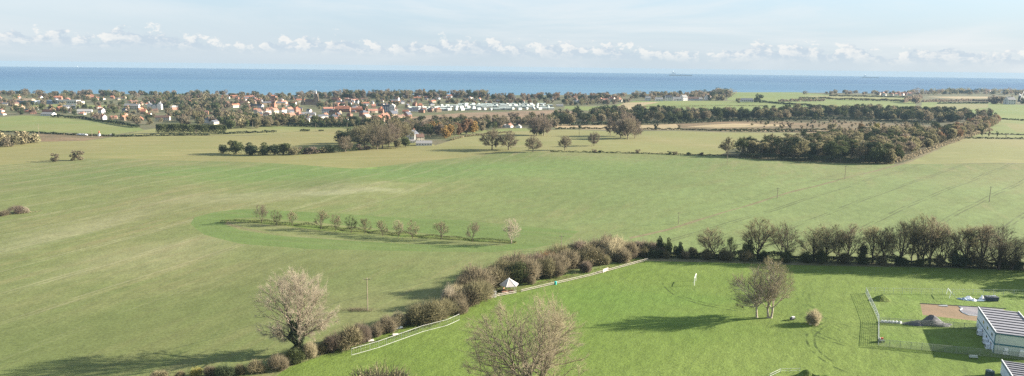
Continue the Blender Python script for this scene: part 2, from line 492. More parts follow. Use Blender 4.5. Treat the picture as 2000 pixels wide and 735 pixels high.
PB = [  # later wins; (material, polygon in photo pixels)
    ('crop', [(-700, 340), (0, 323), (90, 317), (170, 311), (260, 311), (420, 315), (690, 329), (800, 318), (930, 304), (985, 299), (1130, 298), (1260, 300), (1400, 304), (1500, 313), (1640, 319), (1745, 321), (1790, 320), (2000, 321), (2700, 330),
              (2700, 545), (2000, 523), (1400, 505), (1262, 503), (1150, 532), (1000, 562), (920, 600), (800, 640), (680, 685), (560, 728), (500, 780), (-900, 900)]),
    ('stubble', [(-700, 300), (0, 287), (75, 280), (160, 278), (230, 268), (500, 263), (650, 251), (800, 258), (850, 285), (1040, 289), (985, 299), (930, 304), (800, 318), (690, 329), (420, 315), (260, 311), (170, 311), (0, 323), (-700, 340)]),
    ('stubble_green', [(850, 285), (885, 276), (905, 266), (940, 262), (1040, 256), (1100, 254), (1320, 257), (1560, 260), (1640, 268), (1800, 290), (1745, 321), (1640, 319), (1500, 313), (1400, 304), (1260, 300), (1130, 298), (985, 299), (1040, 289)]),
    ('stubble', [(-400, 292), (-400, 262), (0, 266), (120, 263), (230, 266), (160, 278), (75, 280), (0, 287)]),
    ('scrub', [(75, 263), (160, 264), (225, 267), (165, 277), (80, 279)]),
    ('meadow', [(-500, 236), (0, 230), (40, 227), (100, 227), (170, 233), (270, 249), (282, 256), (225, 265), (130, 261), (0, 257), (-400, 260)]),
    ('stubble_green', [(282, 256), (300, 253), (440, 250), (560, 248), (700, 247), (700, 251), (650, 252), (500, 262), (230, 267)]),
    ('meadow', [(500, 248), (560, 246), (700, 246), (700, 250), (560, 253)]),
    ('meadow', [(50, 208), (120, 203), (240, 206), (235, 209), (120, 209)]),
    ('far_tan', [(1085, 252), (1085, 243), (1320, 243), (1335, 255)]),
    ('scrub', [(1335, 255), (1320, 243), (1430, 238), (1640, 236), (1860, 246), (1900, 262), (1790, 272), (1560, 259)]),
    ('far_tan', [(1340, 249), (1430, 243), (1540, 243), (1540, 246), (1400, 251)]),
    ('far_tan', [(1380, 256.5), (1480, 254), (1620, 254.5), (1600, 256.5), (1480, 257)]),
    ('meadow', [(1000, 250), (1050, 252), (1050, 256), (930, 262), (900, 265), (860, 272), (905, 258)]),
    ('earthwork', [(760, 241), (770, 232), (840, 226), (900, 221), (1080, 216), (1130, 219), (1060, 236), (1000, 238), (860, 241)]),
    ('far_green', [(1104, 208), (1192, 207), (1240, 198), (1420, 197), (1500, 199), (1640, 212), (1600, 222), (1300, 224), (1100, 214)]),
    ('far_tan', [(1183, 217), (1222, 201), (1290, 200), (1240, 210), (1235, 217)]),
    ('far_green', [(1420, 196), (1425, 180), (1560, 181), (1600, 184), (1780, 189), (1790, 206), (1780, 213), (1640, 212), (1500, 200)]),
    ('stubble_green', [(1560, 186), (1640, 187), (1780, 192), (1780, 195), (1600, 192)]),
    ('far_tan', [(1810, 190), (1870, 188), (1935, 189), (1935, 192), (1870, 193)]),
    ('far_green', [(1800, 214), (1800, 200), (1930, 200), (2000, 206), (2300, 208), (2300, 245), (2000, 237), (1950, 232), (1880, 222)]),
    ('stubble_green', [(1815, 212), (1830, 203), (1930, 203), (1930, 210), (1860, 218)]),
    ('meadow', [(1938, 241), (1960, 234), (2000, 236), (2300, 242), (2300, 266), (2000, 262), (1912, 261)]),
    ('stubble', [(1960, 242), (2000, 243), (2060, 246), (2040, 260), (1985, 259)]),
    ('meadow', [(1890, 270), (1905, 263), (2000, 264), (2300, 268), (2300, 274), (2000, 271)]),
    ('stubble_green', [(1762, 320), (1880, 272), (1900, 271), (2000, 273), (2300, 277), (2600, 330), (2000, 320)]),
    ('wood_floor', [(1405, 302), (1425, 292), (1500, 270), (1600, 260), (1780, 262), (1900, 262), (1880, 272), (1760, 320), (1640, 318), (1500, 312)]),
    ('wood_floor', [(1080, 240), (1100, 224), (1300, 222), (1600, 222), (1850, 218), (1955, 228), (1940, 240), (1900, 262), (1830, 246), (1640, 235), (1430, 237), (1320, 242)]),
    ('bare_path', [(1228, 463), (1300, 446), (1400, 417), (1500, 387), (1600, 361), (1700, 335), (1757, 320), (1880, 271.5), (1884, 272.5), (1764, 321), (1702, 336.5), (1602, 363), (1502, 389), (1402, 419), (1302, 449), (1232, 466)]),
    ('headland', [(372, 440), (380, 428), (420, 418), (470, 413), (500, 412), (700, 418), (900, 428), (1060, 445), (1130, 452), (1100, 475), (1040, 485), (960, 493), (800, 490), (600, 486), (470, 476), (400, 460)]),
    ('headland_inner', [(435, 440), (460, 430), (500, 427), (620, 434), (800, 450), (1005, 475), (980, 480), (850, 478), (700, 470), (560, 462), (470, 452)]),
    ('rough_grass', [(436, 435), (442, 431), (500, 431), (700, 444), (900, 463), (1010, 473), (1008, 477), (900, 469), (700, 456), (520, 440), (446, 434)]),
    ('bare_path', [(440, 440), (450, 443), (480, 450), (520, 456), (520, 454.5), (482, 448), (452, 440), (444, 434)]),
    ('playing_field', [(1262, 500), (1150, 528), (1000, 556), (920, 594), (800, 634), (680, 678), (560, 720), (490, 775), (520, 800), (640, 740), (800, 680), (1000, 600), (1270, 520)]),
    ('rough_grass', [(1262, 503), (1150, 532), (1000, 562), (920, 600), (800, 640), (680, 685), (560, 728), (500, 780), (520, 790), (600, 720), (690, 691), (800, 655), (897, 622), (950, 585), (1010, 572), (1150, 540), (1266, 510)]),
    ('playing_field', [(520, 790), (600, 720), (690, 691), (800, 655), (897, 622), (950, 585), (1010, 572), (1150, 540), (1266, 510), (1400, 512), (2000, 530), (2700, 552), (2700, 1600), (-200, 1600)]),
    ('playing_field_yard', [(1691, 573), (2100, 573), (2100, 705), (1715, 672), (1716, 628)]),
    ('hoggin', [(1797, 594), (1870, 598), (1960, 604), (1990, 632), (1925, 630), (1802, 617)]),
    ('grey_gravel', [(1874, 599), (1890, 598.5), (1960, 604), (1960, 622), (1925, 618), (1890, 616), (1877, 609)]),
]


def densify(pts, step, jit, rng):
    out = []
    n = len(pts)
    for i in range(n):
        a, b = pts[i], pts[(i + 1) % n]
        L = (b - a).length
        k = max(1, int(L / step))
        for j in range(k):
            t = j / k
            p = a.lerp(b, t)
            if j and jit:
                p = p + Vector((rng.uniform(-jit, jit), rng.uniform(-jit, jit)))
            out.append(p)
    return out


COAST = [(-6000, 1150), (-3000, 1380)] + [tuple(P(x, y, 0).xy) for x, y in
         [(-300, 181), (0, 183), (300, 184), (600, 187), (900, 188), (1180, 185), (1400, 182), (1440, 181), (1560, 181.5), (1700, 182), (1850, 181), (2000, 180), (2300, 183)]] + [(4200, 3900), (7000, 4400)]
rng = random.Random(4)
outer = [Vector(p) for p in COAST]
outer = densify(outer + [Vector((7000, -1500)), Vector((-6000, -1500))], 120, 0, rng)
if sum(outer[i].x * outer[(i + 1) % len(outer)].y - outer[i].y * outer[(i + 1) % len(outer)].x for i in range(len(outer))) < 0:
    outer.reverse()
verts, edges, faces = list(outer), [], [list(range(len(outer)))]
pmat = ['town_ground']
for mname, poly in PB:
    pts = [P(x, y, 0).xy for x, y in poly]
    dmin = min(p.length for p in pts)
    if sum(pts[i].x * pts[(i + 1) % len(pts)].y - pts[i].y * pts[(i + 1) % len(pts)].x for i in range(len(pts))) < 0:
        pts.reverse()
    pts = densify(pts, max(6, dmin * 0.035), min(1.2, dmin * 0.0016), rng)
    faces.append(list(range(len(verts), len(verts) + len(pts))))
    verts += pts
    pmat.append(mname)
rr = 60.0
while rr < 4500:
    n = int(math.radians(130) / 0.04)
    for i in range(n):
        a = math.radians(25) + math.radians(130) * (i + 0.5 * (int(math.log(rr) * 25) % 2)) / n
        v = Vector((rr * math.cos(a), rr * math.sin(a)))
        verts.append(v)
    rr *= 1.035
res = delaunay_2d_cdt(verts, edges, faces, 1, 0.01, True)
gv, gf, og = res[0], res[2], res[5]
names = []
for nme in pmat:
    if nme not in names:
        names.append(nme)
F, MI = [], []
for f, o in zip(gf, og):
    if o:
        F.append(tuple(f))
        MI.append(names.index(pmat[max(o)]))
me = bpy.data.meshes.new('ground')
GV = [(v.x, v.y, relief(v.x, v.y)) for v in gv]
# the edge of the land falls to the sea
me.from_pydata(GV, [], F)
for nme in names:
    me.materials.append(MATS[nme])
me.polygons.foreach_set('material_index', MI)
me.polygons.foreach_set('use_smooth', [True] * len(F))
me.update()
tag(link(bpy.data.objects.new('ground', me)), kind='structure')

cl = MB()
lo_pts = [(p.x, p.y) for p in outer]
for i in range(len(lo_pts)):
    a, b = lo_pts[i], lo_pts[(i + 1) % len(lo_pts)]
    cl.face([(a[0], a[1], relief(*a)), (b[0], b[1], relief(*b)), (b[0] + 3, b[1] + 9, -15), (a[0] + 3, a[1] + 9, -15)])
tag(cl.obj('cliff', simple('chalk_cliff', (0.4, 0.38, 0.33), var=0.25, scale=0.1)), kind='structure')

# sea, a disc out to the horizon
m = bpy.data.materials.new('sea_water')
m.use_nodes = True
t = NT(m.node_tree)
b = m.node_tree.nodes['Principled BSDF']
v = t.n('ShaderNodeTexCoord').outputs['Object']
s1 = t.noise(t.mapping(v, (0.00035, 0.0016, 1), rad(-8)), 1.0, 6, 0.62)
s2 = t.noise(t.mapping(v, (0.004, 0.03, 1), rad(-8)), 1.0, 5, 0.6)
dist = t.n('ShaderNodeVectorMath', {0: v}, operation='LENGTH').outputs['Value']
deep = t.ramp(dist, 1800, 6500)
col = t.mix(deep, (0.070, 0.150, 0.225), (0.012, 0.060, 0.150))
col = t.mix(t.m('MULTIPLY', t.ramp(s1, 0.42, 0.66), 0.35), col, (0.100, 0.185, 0.240))
caps = t.m('MULTIPLY', t.ramp(s2, 0.66, 0.74), 0.25)
col = t.mix(caps, col, (0.3, 0.36, 0.4))
t.put(b.inputs['Base Color'], col)
b.inputs['Roughness'].default_value = 0.55
b.inputs['Specular IOR Level'].default_value = 0.12
MATS['sea_water'] = m
sb = MB()
rings = [0, 1500, 3000, 6000, 10000, 14000]
nseg = 128
vv = [(0, 0, -14)]
for r_ in rings[1:]:
    for i in range(nseg):
        vv.append((r_ * math.cos(2 * math.pi * i / nseg), r_ * math.sin(2 * math.pi * i / nseg), -14))
ff = [(0, 1 + i, 1 + (i + 1) % nseg) for i in range(nseg)]
for k in range(len(rings) - 2):
    o1, o2 = 1 + k * nseg, 1 + (k + 1) * nseg
    ff += [(o1 + i, o2 + i, o2 + (i + 1) % nseg, o1 + (i + 1) % nseg) for i in range(nseg)]
me = bpy.data.meshes.new('sea')
me.from_pydata(vv, [], ff)
me.materials.append(m)
tag(link(bpy.data.objects.new('sea', me)), kind='structure')

# the air: one even volume round everything
HAZE = True
if HAZE:
    m = bpy.data.materials.new('haze_air')
    m.use_nodes = True
    nt = m.node_tree
    nt.nodes.clear()
    pv_ = nt.nodes.new('ShaderNodeVolumePrincipled')
    pv_.inputs['Color'].default_value = (0.26, 0.38, 0.50, 1)
    pv_.inputs['Density'].default_value = 0.00007
    pv_.inputs['Anisotropy'].default_value = 0.0
    ou = nt.nodes.new('ShaderNodeOutputMaterial')
    nt.links.new(pv_.outputs[0], ou.inputs['Volume'])
    hz = MB().box((0, 0, (72.5 - 15.5) / 2), (28600, 28600, 88)).obj('haze', m)
    tag(hz, kind='stuff')

# ------------------------------------------------------------------ plants
BARK = foliage('bark_grey', (0.13, 0.105, 0.078), (0.24, 0.20, 0.15), scale=1.2, rnd=0.1)
BARK_PALE = foliage('bark_pale', (0.30, 0.25, 0.19), (0.42, 0.37, 0.30), scale=1.0, rnd=0.1)
BARK_DARK = foliage('bark_dark', (0.055, 0.045, 0.035), (0.10, 0.082, 0.062), scale=1.2, rnd=0.1)
FOL = {
    'beige': foliage('twigs_beige', (0.36, 0.31, 0.22), (0.50, 0.435, 0.32), rnd=0.06, sub=0.5),
    'straw': foliage('twigs_straw', (0.32, 0.28, 0.17), (0.45, 0.395, 0.25), rnd=0.06, sub=0.5),
    'brown': foliage('twigs_brown', (0.160, 0.136, 0.086), (0.25, 0.212, 0.140), sub=0.5),
    'olive': foliage('twigs_olive', (0.140, 0.132, 0.070), (0.240, 0.215, 0.120), sub=0.5),
    'mauve': foliage('twigs_mauve', (0.160, 0.126, 0.094), (0.245, 0.198, 0.148), sub=0.5),
    'russet': foliage('twigs_russet', (0.155, 0.095, 0.055), (0.235, 0.145, 0.085), sub=0.5),
    'gold': foliage('leaves_gold', (0.20, 0.13, 0.045), (0.30, 0.195, 0.070)),
    'green': foliage('leaves_green', (0.056, 0.072, 0.028), (0.100, 0.116, 0.046), sub=0.15),
    'dark': foliage('leaves_dark', (0.030, 0.044, 0.024), (0.062, 0.080, 0.038), sub=0.1),
    'yellow': foliage('leaves_yellow', (0.22, 0.20, 0.06), (0.30, 0.26, 0.08)),
    'hazel': foliage('leaves_hazel', (0.160, 0.140, 0.080), (0.255, 0.220, 0.130)),
}


def twig_quads(rs, P0, D, L, wd):
    """thin tapered blades from P0 along D"""
    n = len(P0)
    D = D / np.linalg.norm(D, axis=1, keepdims=True)
    S = np.cross(D, rs.normal(0, 1, (n, 3)))
    S /= np.linalg.norm(S, axis=1, keepdims=True) + 1e-9
    L = L[:, None]
    w = (wd if np.ndim(wd) else np.full(n, wd))[:, None]
    e = P0 + D * L
    return np.stack([P0 - S * w, P0 + S * w, e + S * w * 0.35, e - S * w * 0.35], 1).reshape(-1, 3)


def leaf_quads(rs, Cn, size):
    n = len(Cn)
    A = rs.normal(0, 1, (n, 3))
    A /= np.linalg.norm(A, axis=1, keepdims=True)
    B = np.cross(A, rs.normal(0, 1, (n, 3)))
    B /= np.linalg.norm(B, axis=1, keepdims=True) + 1e-9
    s = (size * rs.uniform(0.6, 1.4, n))[:, None]
    return np.stack([Cn - A * s, Cn - B * s * 0.6, Cn + A * s, Cn + B * s * 0.6], 1).reshape(-1, 3)


def make_bare(seed, h, w, clear, n1, n2, n3, twigs, tlen, twd, rmax, fork=1, lean=0.0, up=0.35, leafy=0, lsize=0.2, rmin=0.03, sides=5, spread=(18, 62)):
    """returns (limb mesh, twig mesh): a leafless or thinly leaved broadleaf, limbs fanning out of a short trunk"""
    rs = np.random.RandomState(seed)
    hz = h * clear
    cc = np.array([lean * h * 0.3, 0.0, hz + (h - hz) * 0.47])
    er = np.array([w / 2, w / 2, (h - hz) * 0.56])

    def reach(p, d):
        wob = 1 + 0.13 * math.sin(3 * math.atan2(d[1], d[0]) + seed) + 0.08 * math.sin(7 * d[2] + 4 * d[0] + seed)
        a, b_ = (p - cc) / er, d / er
        A, B, C_ = b_ @ b_, a @ b_, a @ a - wob * wob
        disc = B * B - A * C_
        return max(0.0, (-B + math.sqrt(disc)) / A) if disc > 0 else 0.0

    def turn(d, ang):
        o = np.cross(d, rs.normal(0, 1, 3))
        o /= np.linalg.norm(o) + 1e-9
        v = d * math.cos(ang) + o * math.sin(ang)
        return v / np.linalg.norm(v)

    def path(p, d, L, n, lift, wig):
        P_ = [p]
        for j in range(n):
            d = d + rs.normal(0, wig, 3) + np.array([0, 0, lift / n])
            d /= np.linalg.norm(d)
            p = p + d * L / n
            P_.append(p)
        return np.array(P_), d
    mb = MB()
    thin_a, thin_b = [], []

    def draw(P_, r0, r1, sd, keep):
        n = len(P_) - 1
        for j in range(n):
            ra, rb = r0 + (r1 - r0) * j / n, r0 + (r1 - r0) * (j + 1) / n
            mb.tube(P_[j], P_[j + 1], max(rmin, ra), max(rmin * 0.7, rb), sd, cap=False)
            if keep and j >= n * keep:
                thin_a.append(P_[j])
                thin_b.append(P_[j + 1])
    for fk in range(fork):
        a0 = rs.uniform(0, 6.28) if fork == 1 else seed + 3.14 * fk
        base = np.array([math.cos(a0), math.sin(a0), 0]) * (0.022 * h if fork > 1 else 0)
        d0 = np.array([math.cos(a0) * 0.16 * (fork > 1) + lean * 0.3, math.sin(a0) * 0.16 * (fork > 1), 1.0])
        tr_p, dT = path(base - [0, 0, 0.3], d0 / np.linalg.norm(d0), hz + 0.3, 4, 0.0, 0.03)
        mb.tube(base - [0, 0, 0.4], base + [0, 0, 0.35], rmax * 1.6, rmax * 1.05, 7, cap=False)
        draw(tr_p, rmax, rmax * 0.8, max(6, sides), 0)
        k1 = max(3, n1 // fork)
        for i in range(k1):
            if i == 0:
                st, d = tr_p[-1], dT + rs.normal(0, 0.1, 3)
            else:
                t_ = rs.uniform(0.72, 1.0)
                q = t_ * 4
                j = min(3, int(q))
                st = tr_p[j] * (1 - q + j) + tr_p[j + 1] * (q - j)
                az_, pol = a0 + 6.283 * i / (k1 - 1) + rs.uniform(-.3, .3), rad(rs.uniform(*spread))
                d = np.array([math.cos(az_) * math.sin(pol), math.sin(az_) * math.sin(pol), math.cos(pol)])
            d /= np.linalg.norm(d)
            L1 = reach(st, d) * rs.uniform(0.8, 0.98)
            if L1 < 0.12 * h:
                continue
            r1 = rmax * (0.34 + 0.22 * rs.rand())
            P1, _ = path(st, d, L1, 7, 0.30, 0.075)
            draw(P1, r1, rmin, sides, 0.8)
            for k in range(n2):
                t_ = 0.18 + 0.80 * (k + rs.rand()) / n2
                q = t_ * 7
                j = min(6, int(q))
                s2 = P1[j] * (1 - q + j) + P1[j + 1] * (q - j)
                dl = (P1[j + 1] - P1[j])
                dl /= np.linalg.norm(dl)
                d2 = turn(dl, rad(rs.uniform(22, 58)))
                L2 = min(reach(s2, d2) * rs.uniform(0.75, 1.0), L1 * (0.75 - 0.40 * t_))
                if L2 < 0.04 * h:
                    continue
                r2 = min(r1 * (1 - t_) * 0.62 + rmin, r1 * 0.6)
                P2, _ = path(s2, d2, L2, 5, 0.22 * up * 2, 0.09)
                draw(P2, r2, rmin * 0.8, max(3, sides - 1), 0.35)
                for m_ in range(n3):
                    t3 = 0.15 + 0.83 * (m_ + rs.rand()) / n3
                    q = t3 * 5
                    j = min(4, int(q))
                    s3 = P2[j] * (1 - q + j) + P2[j + 1] * (q - j)
                    dl = P2[j + 1] - P2[j]
                    dl /= np.linalg.norm(dl)
                    d3 = turn(dl, rad(rs.uniform(22, 55)))
                    L3 = min(max(reach(s3, d3), 0.02 * h), L2 * (0.62 - 0.25 * t3) + 0.02 * h)
                    P3, _ = path(s3, d3, L3, 3, 0.2 * up * 2, 0.10)
                    draw(P3, max(rmin * 0.9, r2 * 0.35), rmin * 0.6, 3, 0.01)
    A_, B_ = np.array(thin_a), np.array(thin_b)
    pick = rs.randint(0, len(A_), twigs)
    t_ = rs.rand(twigs, 1)
    p0 = A_[pick] * t_ + B_[pick] * (1 - t_)
    dirn = B_[pick] - A_[pick]
    dirn /= np.linalg.norm(dirn, axis=1, keepdims=True) + 1e-9
    D = dirn * 1.0 + rs.normal(0, 0.42, (twigs, 3)) + np.array([0, 0, up * 0.5])
    L = tlen * rs.uniform(0.4, 1.2, twigs)
    V = twig_quads(rs, p0, D, L, twd)
    k = twigs
    D0 = D / np.linalg.norm(D, axis=1, keepdims=True)
    p1 = p0 + D0 * (L * rs.uniform(0.3, 0.9, k))[:, None]
    V = np.vstack([V, twig_quads(rs, p1, D0 + rs.normal(0, 0.5, (k, 3)) + np.array([0, 0, up * 0.3]), L * 0.65, twd * 0.75)])
    if leafy:
        pk = rs.choice(k, leafy)
        V = np.vstack([V, leaf_quads(rs, p0[pk] + D0[pk] * (L[pk] * rs.rand(leafy))[:, None], lsize)])
    V[:, 2] = np.maximum(V[:, 2], 0.05)
    limbs = mb.mesh('trunk', BARK)
    limbs.polygons.foreach_set('use_smooth', [True] * len(limbs.polygons))
    return limbs, quads_mesh('crown', V, FOL['brown'])


def make_leafy(seed, h, w, clear, lobes, n, size, flat=1.0, trunk_r=0.25):
    """a dense crown: leaf-sized faces in shells of uneven lobes"""
    rs = np.random.RandomState(seed)
    cz = h * clear + h * (1 - clear) * 0.5
    V = []
    mb = MB()
    mb.tube((0, 0, -0.3), (rs.normal(0, .02 * h), 0, h * clear + 0.25 * h), trunk_r * 1.3, trunk_r * 0.6, 6, False)
    per = n // lobes
    for k in range(lobes):
        a, rr_ = rs.uniform(0, 6.28), w * 0.5 * math.sqrt(rs.rand()) * 0.72
        zc_ = rs.uniform(h * clear + h * 0.10, h * 0.84)
        fr = 1 - 0.5 * abs(zc_ - cz) / (h * (1 - clear))
        c = np.array([math.cos(a) * rr_ * fr, math.sin(a) * rr_ * fr, zc_])
        R_ = rs.uniform(0.16, 0.27) * min(w, h)
        mb.tube((0, 0, h * clear * 0.8), tuple(c), trunk_r * 0.4, trunk_r * 0.12, 4, False)
        q = rs.normal(0, 1, (per, 3))
        q /= np.linalg.norm(q, axis=1, keepdims=True)
        q *= (rs.uniform(0.45, 1.0, per) ** 0.5)[:, None]
        q *= (1 + 0.25 * np.sin(q[:, 0] * 9 + k) * np.sin(q[:, 1] * 8 + q[:, 2] * 7))[:, None]
        q = q * R_ * np.array([1, 1, flat]) + c
        V.append(leaf_quads(rs, q, size))
    V = np.vstack(V)
    V[:, 2] = np.maximum(V[:, 2], 0.02)
    return mb.mesh('trunk', BARK_DARK), quads_mesh('crown', V, FOL['dark'])


def make_pine(seed, h, w, n, size):
    """bare stem with flat plates of needles high up"""
    rs = np.random.RandomState(seed)
    mb = MB()
    x1 = rs.normal(0, 0.03 * h)
    mb.tube((0, 0, -0.3), (x1, 0, h * 0.9), 0.3, 0.12, 6, False)
    V = []
    for k in range(9):
        z = h * rs.uniform(0.55, 0.97)
        a = rs.uniform(0, 6.28)
        rr_ = w * 0.5 * rs.uniform(0.1, 0.75) * (1.25 - z / h * 0.6)
        c = np.array([x1 + math.cos(a) * rr_, math.sin(a) * rr_, z])
        mb.tube((x1 * z / h, 0, z - 0.08 * h), tuple(c), 0.09, 0.04, 4, False)
        q = rs.normal(0, 0.5, (n // 9, 3)) * np.array([0.26 * w, 0.26 * w, 0.05 * h]) + c
        V.append(leaf_quads(rs, q, size))
    return mb.mesh('trunk', BARK), quads_mesh('crown', np.vstack(V), FOL['dark'])


def make_bush(seed, h, w, n, twd, tlen, leafy):
    """a rounded thicket: stems fanning up from the foot, several humps"""
    rs = np.random.RandomState(seed)
    V = []
    humps = 4
    for k in range(humps):
        a = rs.uniform(0, 6.28)
        rr_ = w * 0.33 * math.sqrt(rs.rand())
        hh = h * (1.0 if k == 0 else rs.uniform(0.5, 0.9)) * (1 - 0.25 * rr_ / (w * 0.3))
        c = np.array([math.cos(a) * rr_, math.sin(a) * rr_, hh * 0.5])
        m_ = n // humps
        q = rs.normal(0, 1, (m_, 3))
        q /= np.linalg.norm(q, axis=1, keepdims=True)
        q *= (rs.uniform(0.15, 1.0, m_) ** 0.45)[:, None]
        q *= (1 + 0.2 * np.sin(q[:, 0] * 8 + k * 2) * np.sin(q[:, 1] * 9 + q[:, 2] * 6))[:, None]
        q = q * np.array([w * 0.27, w * 0.27, hh * 0.52]) + c
        q[:, 2] = np.maximum(q[:, 2], 0.03)
        if leafy < 1:
            kk = int(m_ * (1 - leafy))
            D = (q[:kk] - np.array([c[0] * 0.6, c[1] * 0.6, -0.2 * h])) + rs.normal(0, 0.35 * h, (kk, 3))
            V.append(twig_quads(rs, q[:kk], D, tlen * rs.uniform(0.5, 1.4, kk), twd))
            q = q[kk:]
        if len(q):
            V.append(leaf_quads(rs, q, twd * 4.0))
    ns = n // 5
    a = rs.uniform(0, 6.28, ns)
    rr_ = w * 0.42 * np.sqrt(rs.rand(ns))
    q = np.stack([np.cos(a) * rr_, np.sin(a) * rr_, h * (0.45 + 0.35 * rs.rand(ns)) * (1 - 0.5 * rr_ / (w * 0.42))], 1)
    D = q * np.array([0.7, 0.7, 0.5]) + np.array([0, 0, 0.6]) + rs.normal(0, 0.25 * h, (ns, 3))
    V.append(twig_quads(rs, q, D, h * rs.uniform(0.15, 0.42, ns), twd * 0.8))
    return None, quads_mesh('foliage', np.vstack(V), FOL['brown'])


PROTO = {}


def add_proto(key, h, w, meshes):
    PROTO.setdefault(key, []).append((h, w, meshes))


for i_ in range(4):     # about 200-350 m away
    add_proto('rowtree', 8, 6.5, make_bare(20 + i_, 8, 6.6, 0.17, 7, 6, 4, 2600, 0.75, 0.012, 0.16, up=0.7, rmin=0.018, spread=(15, 50)))
for i_ in range(5):
    add_proto('hedgetree', 14, 11, make_bare(40 + i_, 14, 11, 0.20, 8 + 2 * (i_ % 3 == 1), 8, 5, 5200, 1.0, 0.015, 0.36, up=0.5, leafy=900, lsize=0.11, rmin=0.026, fork=1 + (i_ % 3 == 1), spread=(12, 58)))
for i_ in range(4):     # 500-700 m away
    add_proto('parktree', 14, 15, make_bare(60 + i_, 14, 15, 0.2, 10, 8, 5, 5200, 1.3, 0.032, 0.42, up=0.25, leafy=2600, lsize=0.19, rmin=0.045, spread=(20, 80)))
for i_ in range(5):     # woods
    add_proto('woodtree', 13, 10, make_bare(80 + i_, 13, 11, 0.15, 7, 6, 3, 1500, 1.5, 0.06, 0.3, up=0.4, leafy=1300, lsize=0.34, rmin=0.05, sides=4, spread=(15, 70)))
for i_ in range(5):
    add_proto('leafy', 11, 10, make_leafy(100 + i_, 11, 10, 0.10, 13, 2200, 0.42))
for i_ in range(4):
    add_proto('pine', 15, 8.5, make_pine(120 + i_, 15, 8.5, 1300, 0.33))
for i_ in range(5):     # village and distance
    add_proto('fartree', 10, 10, make_leafy(140 + i_, 10, 10, 0.06, 9, 650, 0.62))
for i_ in range(6):     # hedgerow bushes near by
    add_proto('bush', 4, 5, make_bush(160 + i_, 4, 5, 4200, 0.028, 0.55, 0.30))
for i_ in range(4):
    add_proto('leafbush', 4, 5, make_bush(180 + i_, 4, 5, 4200, 0.032, 0.4, 0.95))
add_proto('column', 9, 3, make_leafy(199, 9, 3, 0.08, 10, 1500, 0.2, flat=1.6, trunk_r=0.15))

rnd_ = random.Random(11)
N_KIND = {}


def plant(key, name, pos, h, wk, colour, label, cat, group=None, bark=None, rz=None, idx=None, solo=None):
    """one plant: an Empty at its foot with the shared limb and crown meshes of its kind"""
    lst = PROTO[key]
    i = rnd_.randrange(len(lst)) if idx is None else idx % len(lst)
    ph, pw, (tr, cr) = lst[i]
    s = h / ph
    rz = rnd_.uniform(0, 6.28) if rz is None else rz
    one = tr is None
    if one:
        root = bpy.data.objects.new(name, cr)
        C.objects.link(root)
        parts = [(root, FOL[colour])]
    else:
        root = empty(name)
        a = bpy.data.objects.new('trunk', tr)
        b_ = bpy.data.objects.new('crown', cr)
        link(a, root)
        link(b_, root)
        parts = [(a, bark), (b_, FOL[colour])]
    for o, m_ in parts:
        if m_ is not None:
            o.material_slots[0].link = 'OBJECT'
            o.material_slots[0].material = m_
    root.location = (pos[0], pos[1], pos[2] - 0.05)
    root.rotation_euler = (0, 0, rz)
    root.scale = (s * wk, s * wk, s)
    return tag(root, label, cat, group)


def plant_px(key, name, x, y, hpx, wk, colour, label, cat, group=None, **kw):
    p = P(x, y)
    return plant(key, name, p, hm(p, hpx), wk, colour, label, cat, group, **kw)


# --- the two big bare trees of the foreground
def hero(name, p, h, w, clear, seed, twc, label, fork, rmax, n_tar, twigs, lean=0.0, ivy=False, bark=BARK, up=0.3, spread=(18, 75)):
    root = empty(name, p, 0, label, 'tree')
    tr, cr = make_bare(seed, h, w, clear, *n_tar, twigs, 1.0, 0.0115, rmax, fork=fork, lean=lean, up=up, rmin=0.028, sides=7, spread=spread)
    tr.materials[0] = bark
    cr.materials[0] = FOL[twc]
    link(bpy.data.objects.new('trunk', tr), root)
    link(bpy.data.objects.new('crown', cr), root)
    if ivy:
        rs = np.random.RandomState(seed)
        z = rs.uniform(0, h * 0.42, 5200)
        a = rs.uniform(0, 6.28, 5200)
        rr_ = (1.0 + 0.5 * np.sin(z * 1.7)) * (1.5 - z / (h * 0.5)) + rs.uniform(0, 0.4, 5200)
        q = np.stack([np.cos(a) * rr_ + 0.5 * np.sin(z * 0.7), np.sin(a) * rr_, z], 1)
        link(bpy.data.objects.new('ivy', quads_mesh('ivy', leaf_quads(rs, q, 0.17), FOL['dark'])), root)
    return root


pA = P(580, 694)
hero('bare_tree', pA, 20.5, 19.5, 0.22, 301, 'beige', 'tall pale beige bare tree with dark ivy on its trunk, left in the hedgerow', 1, 0.50, (14, 11, 7), 21000, ivy=True, spread=(20, 88))
pB = P(1030, 800)
hero('bare_tree', pB, 25.0, 26, 0.20, 311, 'straw', 'big bare spreading tree in the front of the playing field, its foot below the picture', 2, 0.55, (16, 12, 7), 31000, spread=(20, 84))
pC = P(745, 800)
plant('bush', 'tree', pC, 10.6, 1.05, 'hazel', 'round olive brown tree top just showing at the bottom edge of the picture', 'tree')

p1, p2 = P(1478, 620), P(1503, 621)
hero('bare_tree', p1, 14.5, 13.5, 0.26, 331, 'brown', 'left and darker of the two trees standing together on the playing field', 1, 0.30, (11, 9, 6), 10000, spread=(20, 88), lean=-0.35, bark=BARK_PALE)
hero('bare_tree', p2, 16.2, 13.0, 0.20, 339, 'olive', 'right and taller of the two trees standing together on the playing field', 2, 0.34, (10, 9, 6), 8000, up=0.8, spread=(10, 45), lean=0.12, bark=BARK_PALE)
plant_px('bush', 'shrub', 1589, 633, 29, 0.72, 'straw', 'small round bare shrub with stones at its foot, right of the pair of trees', 'shrub')

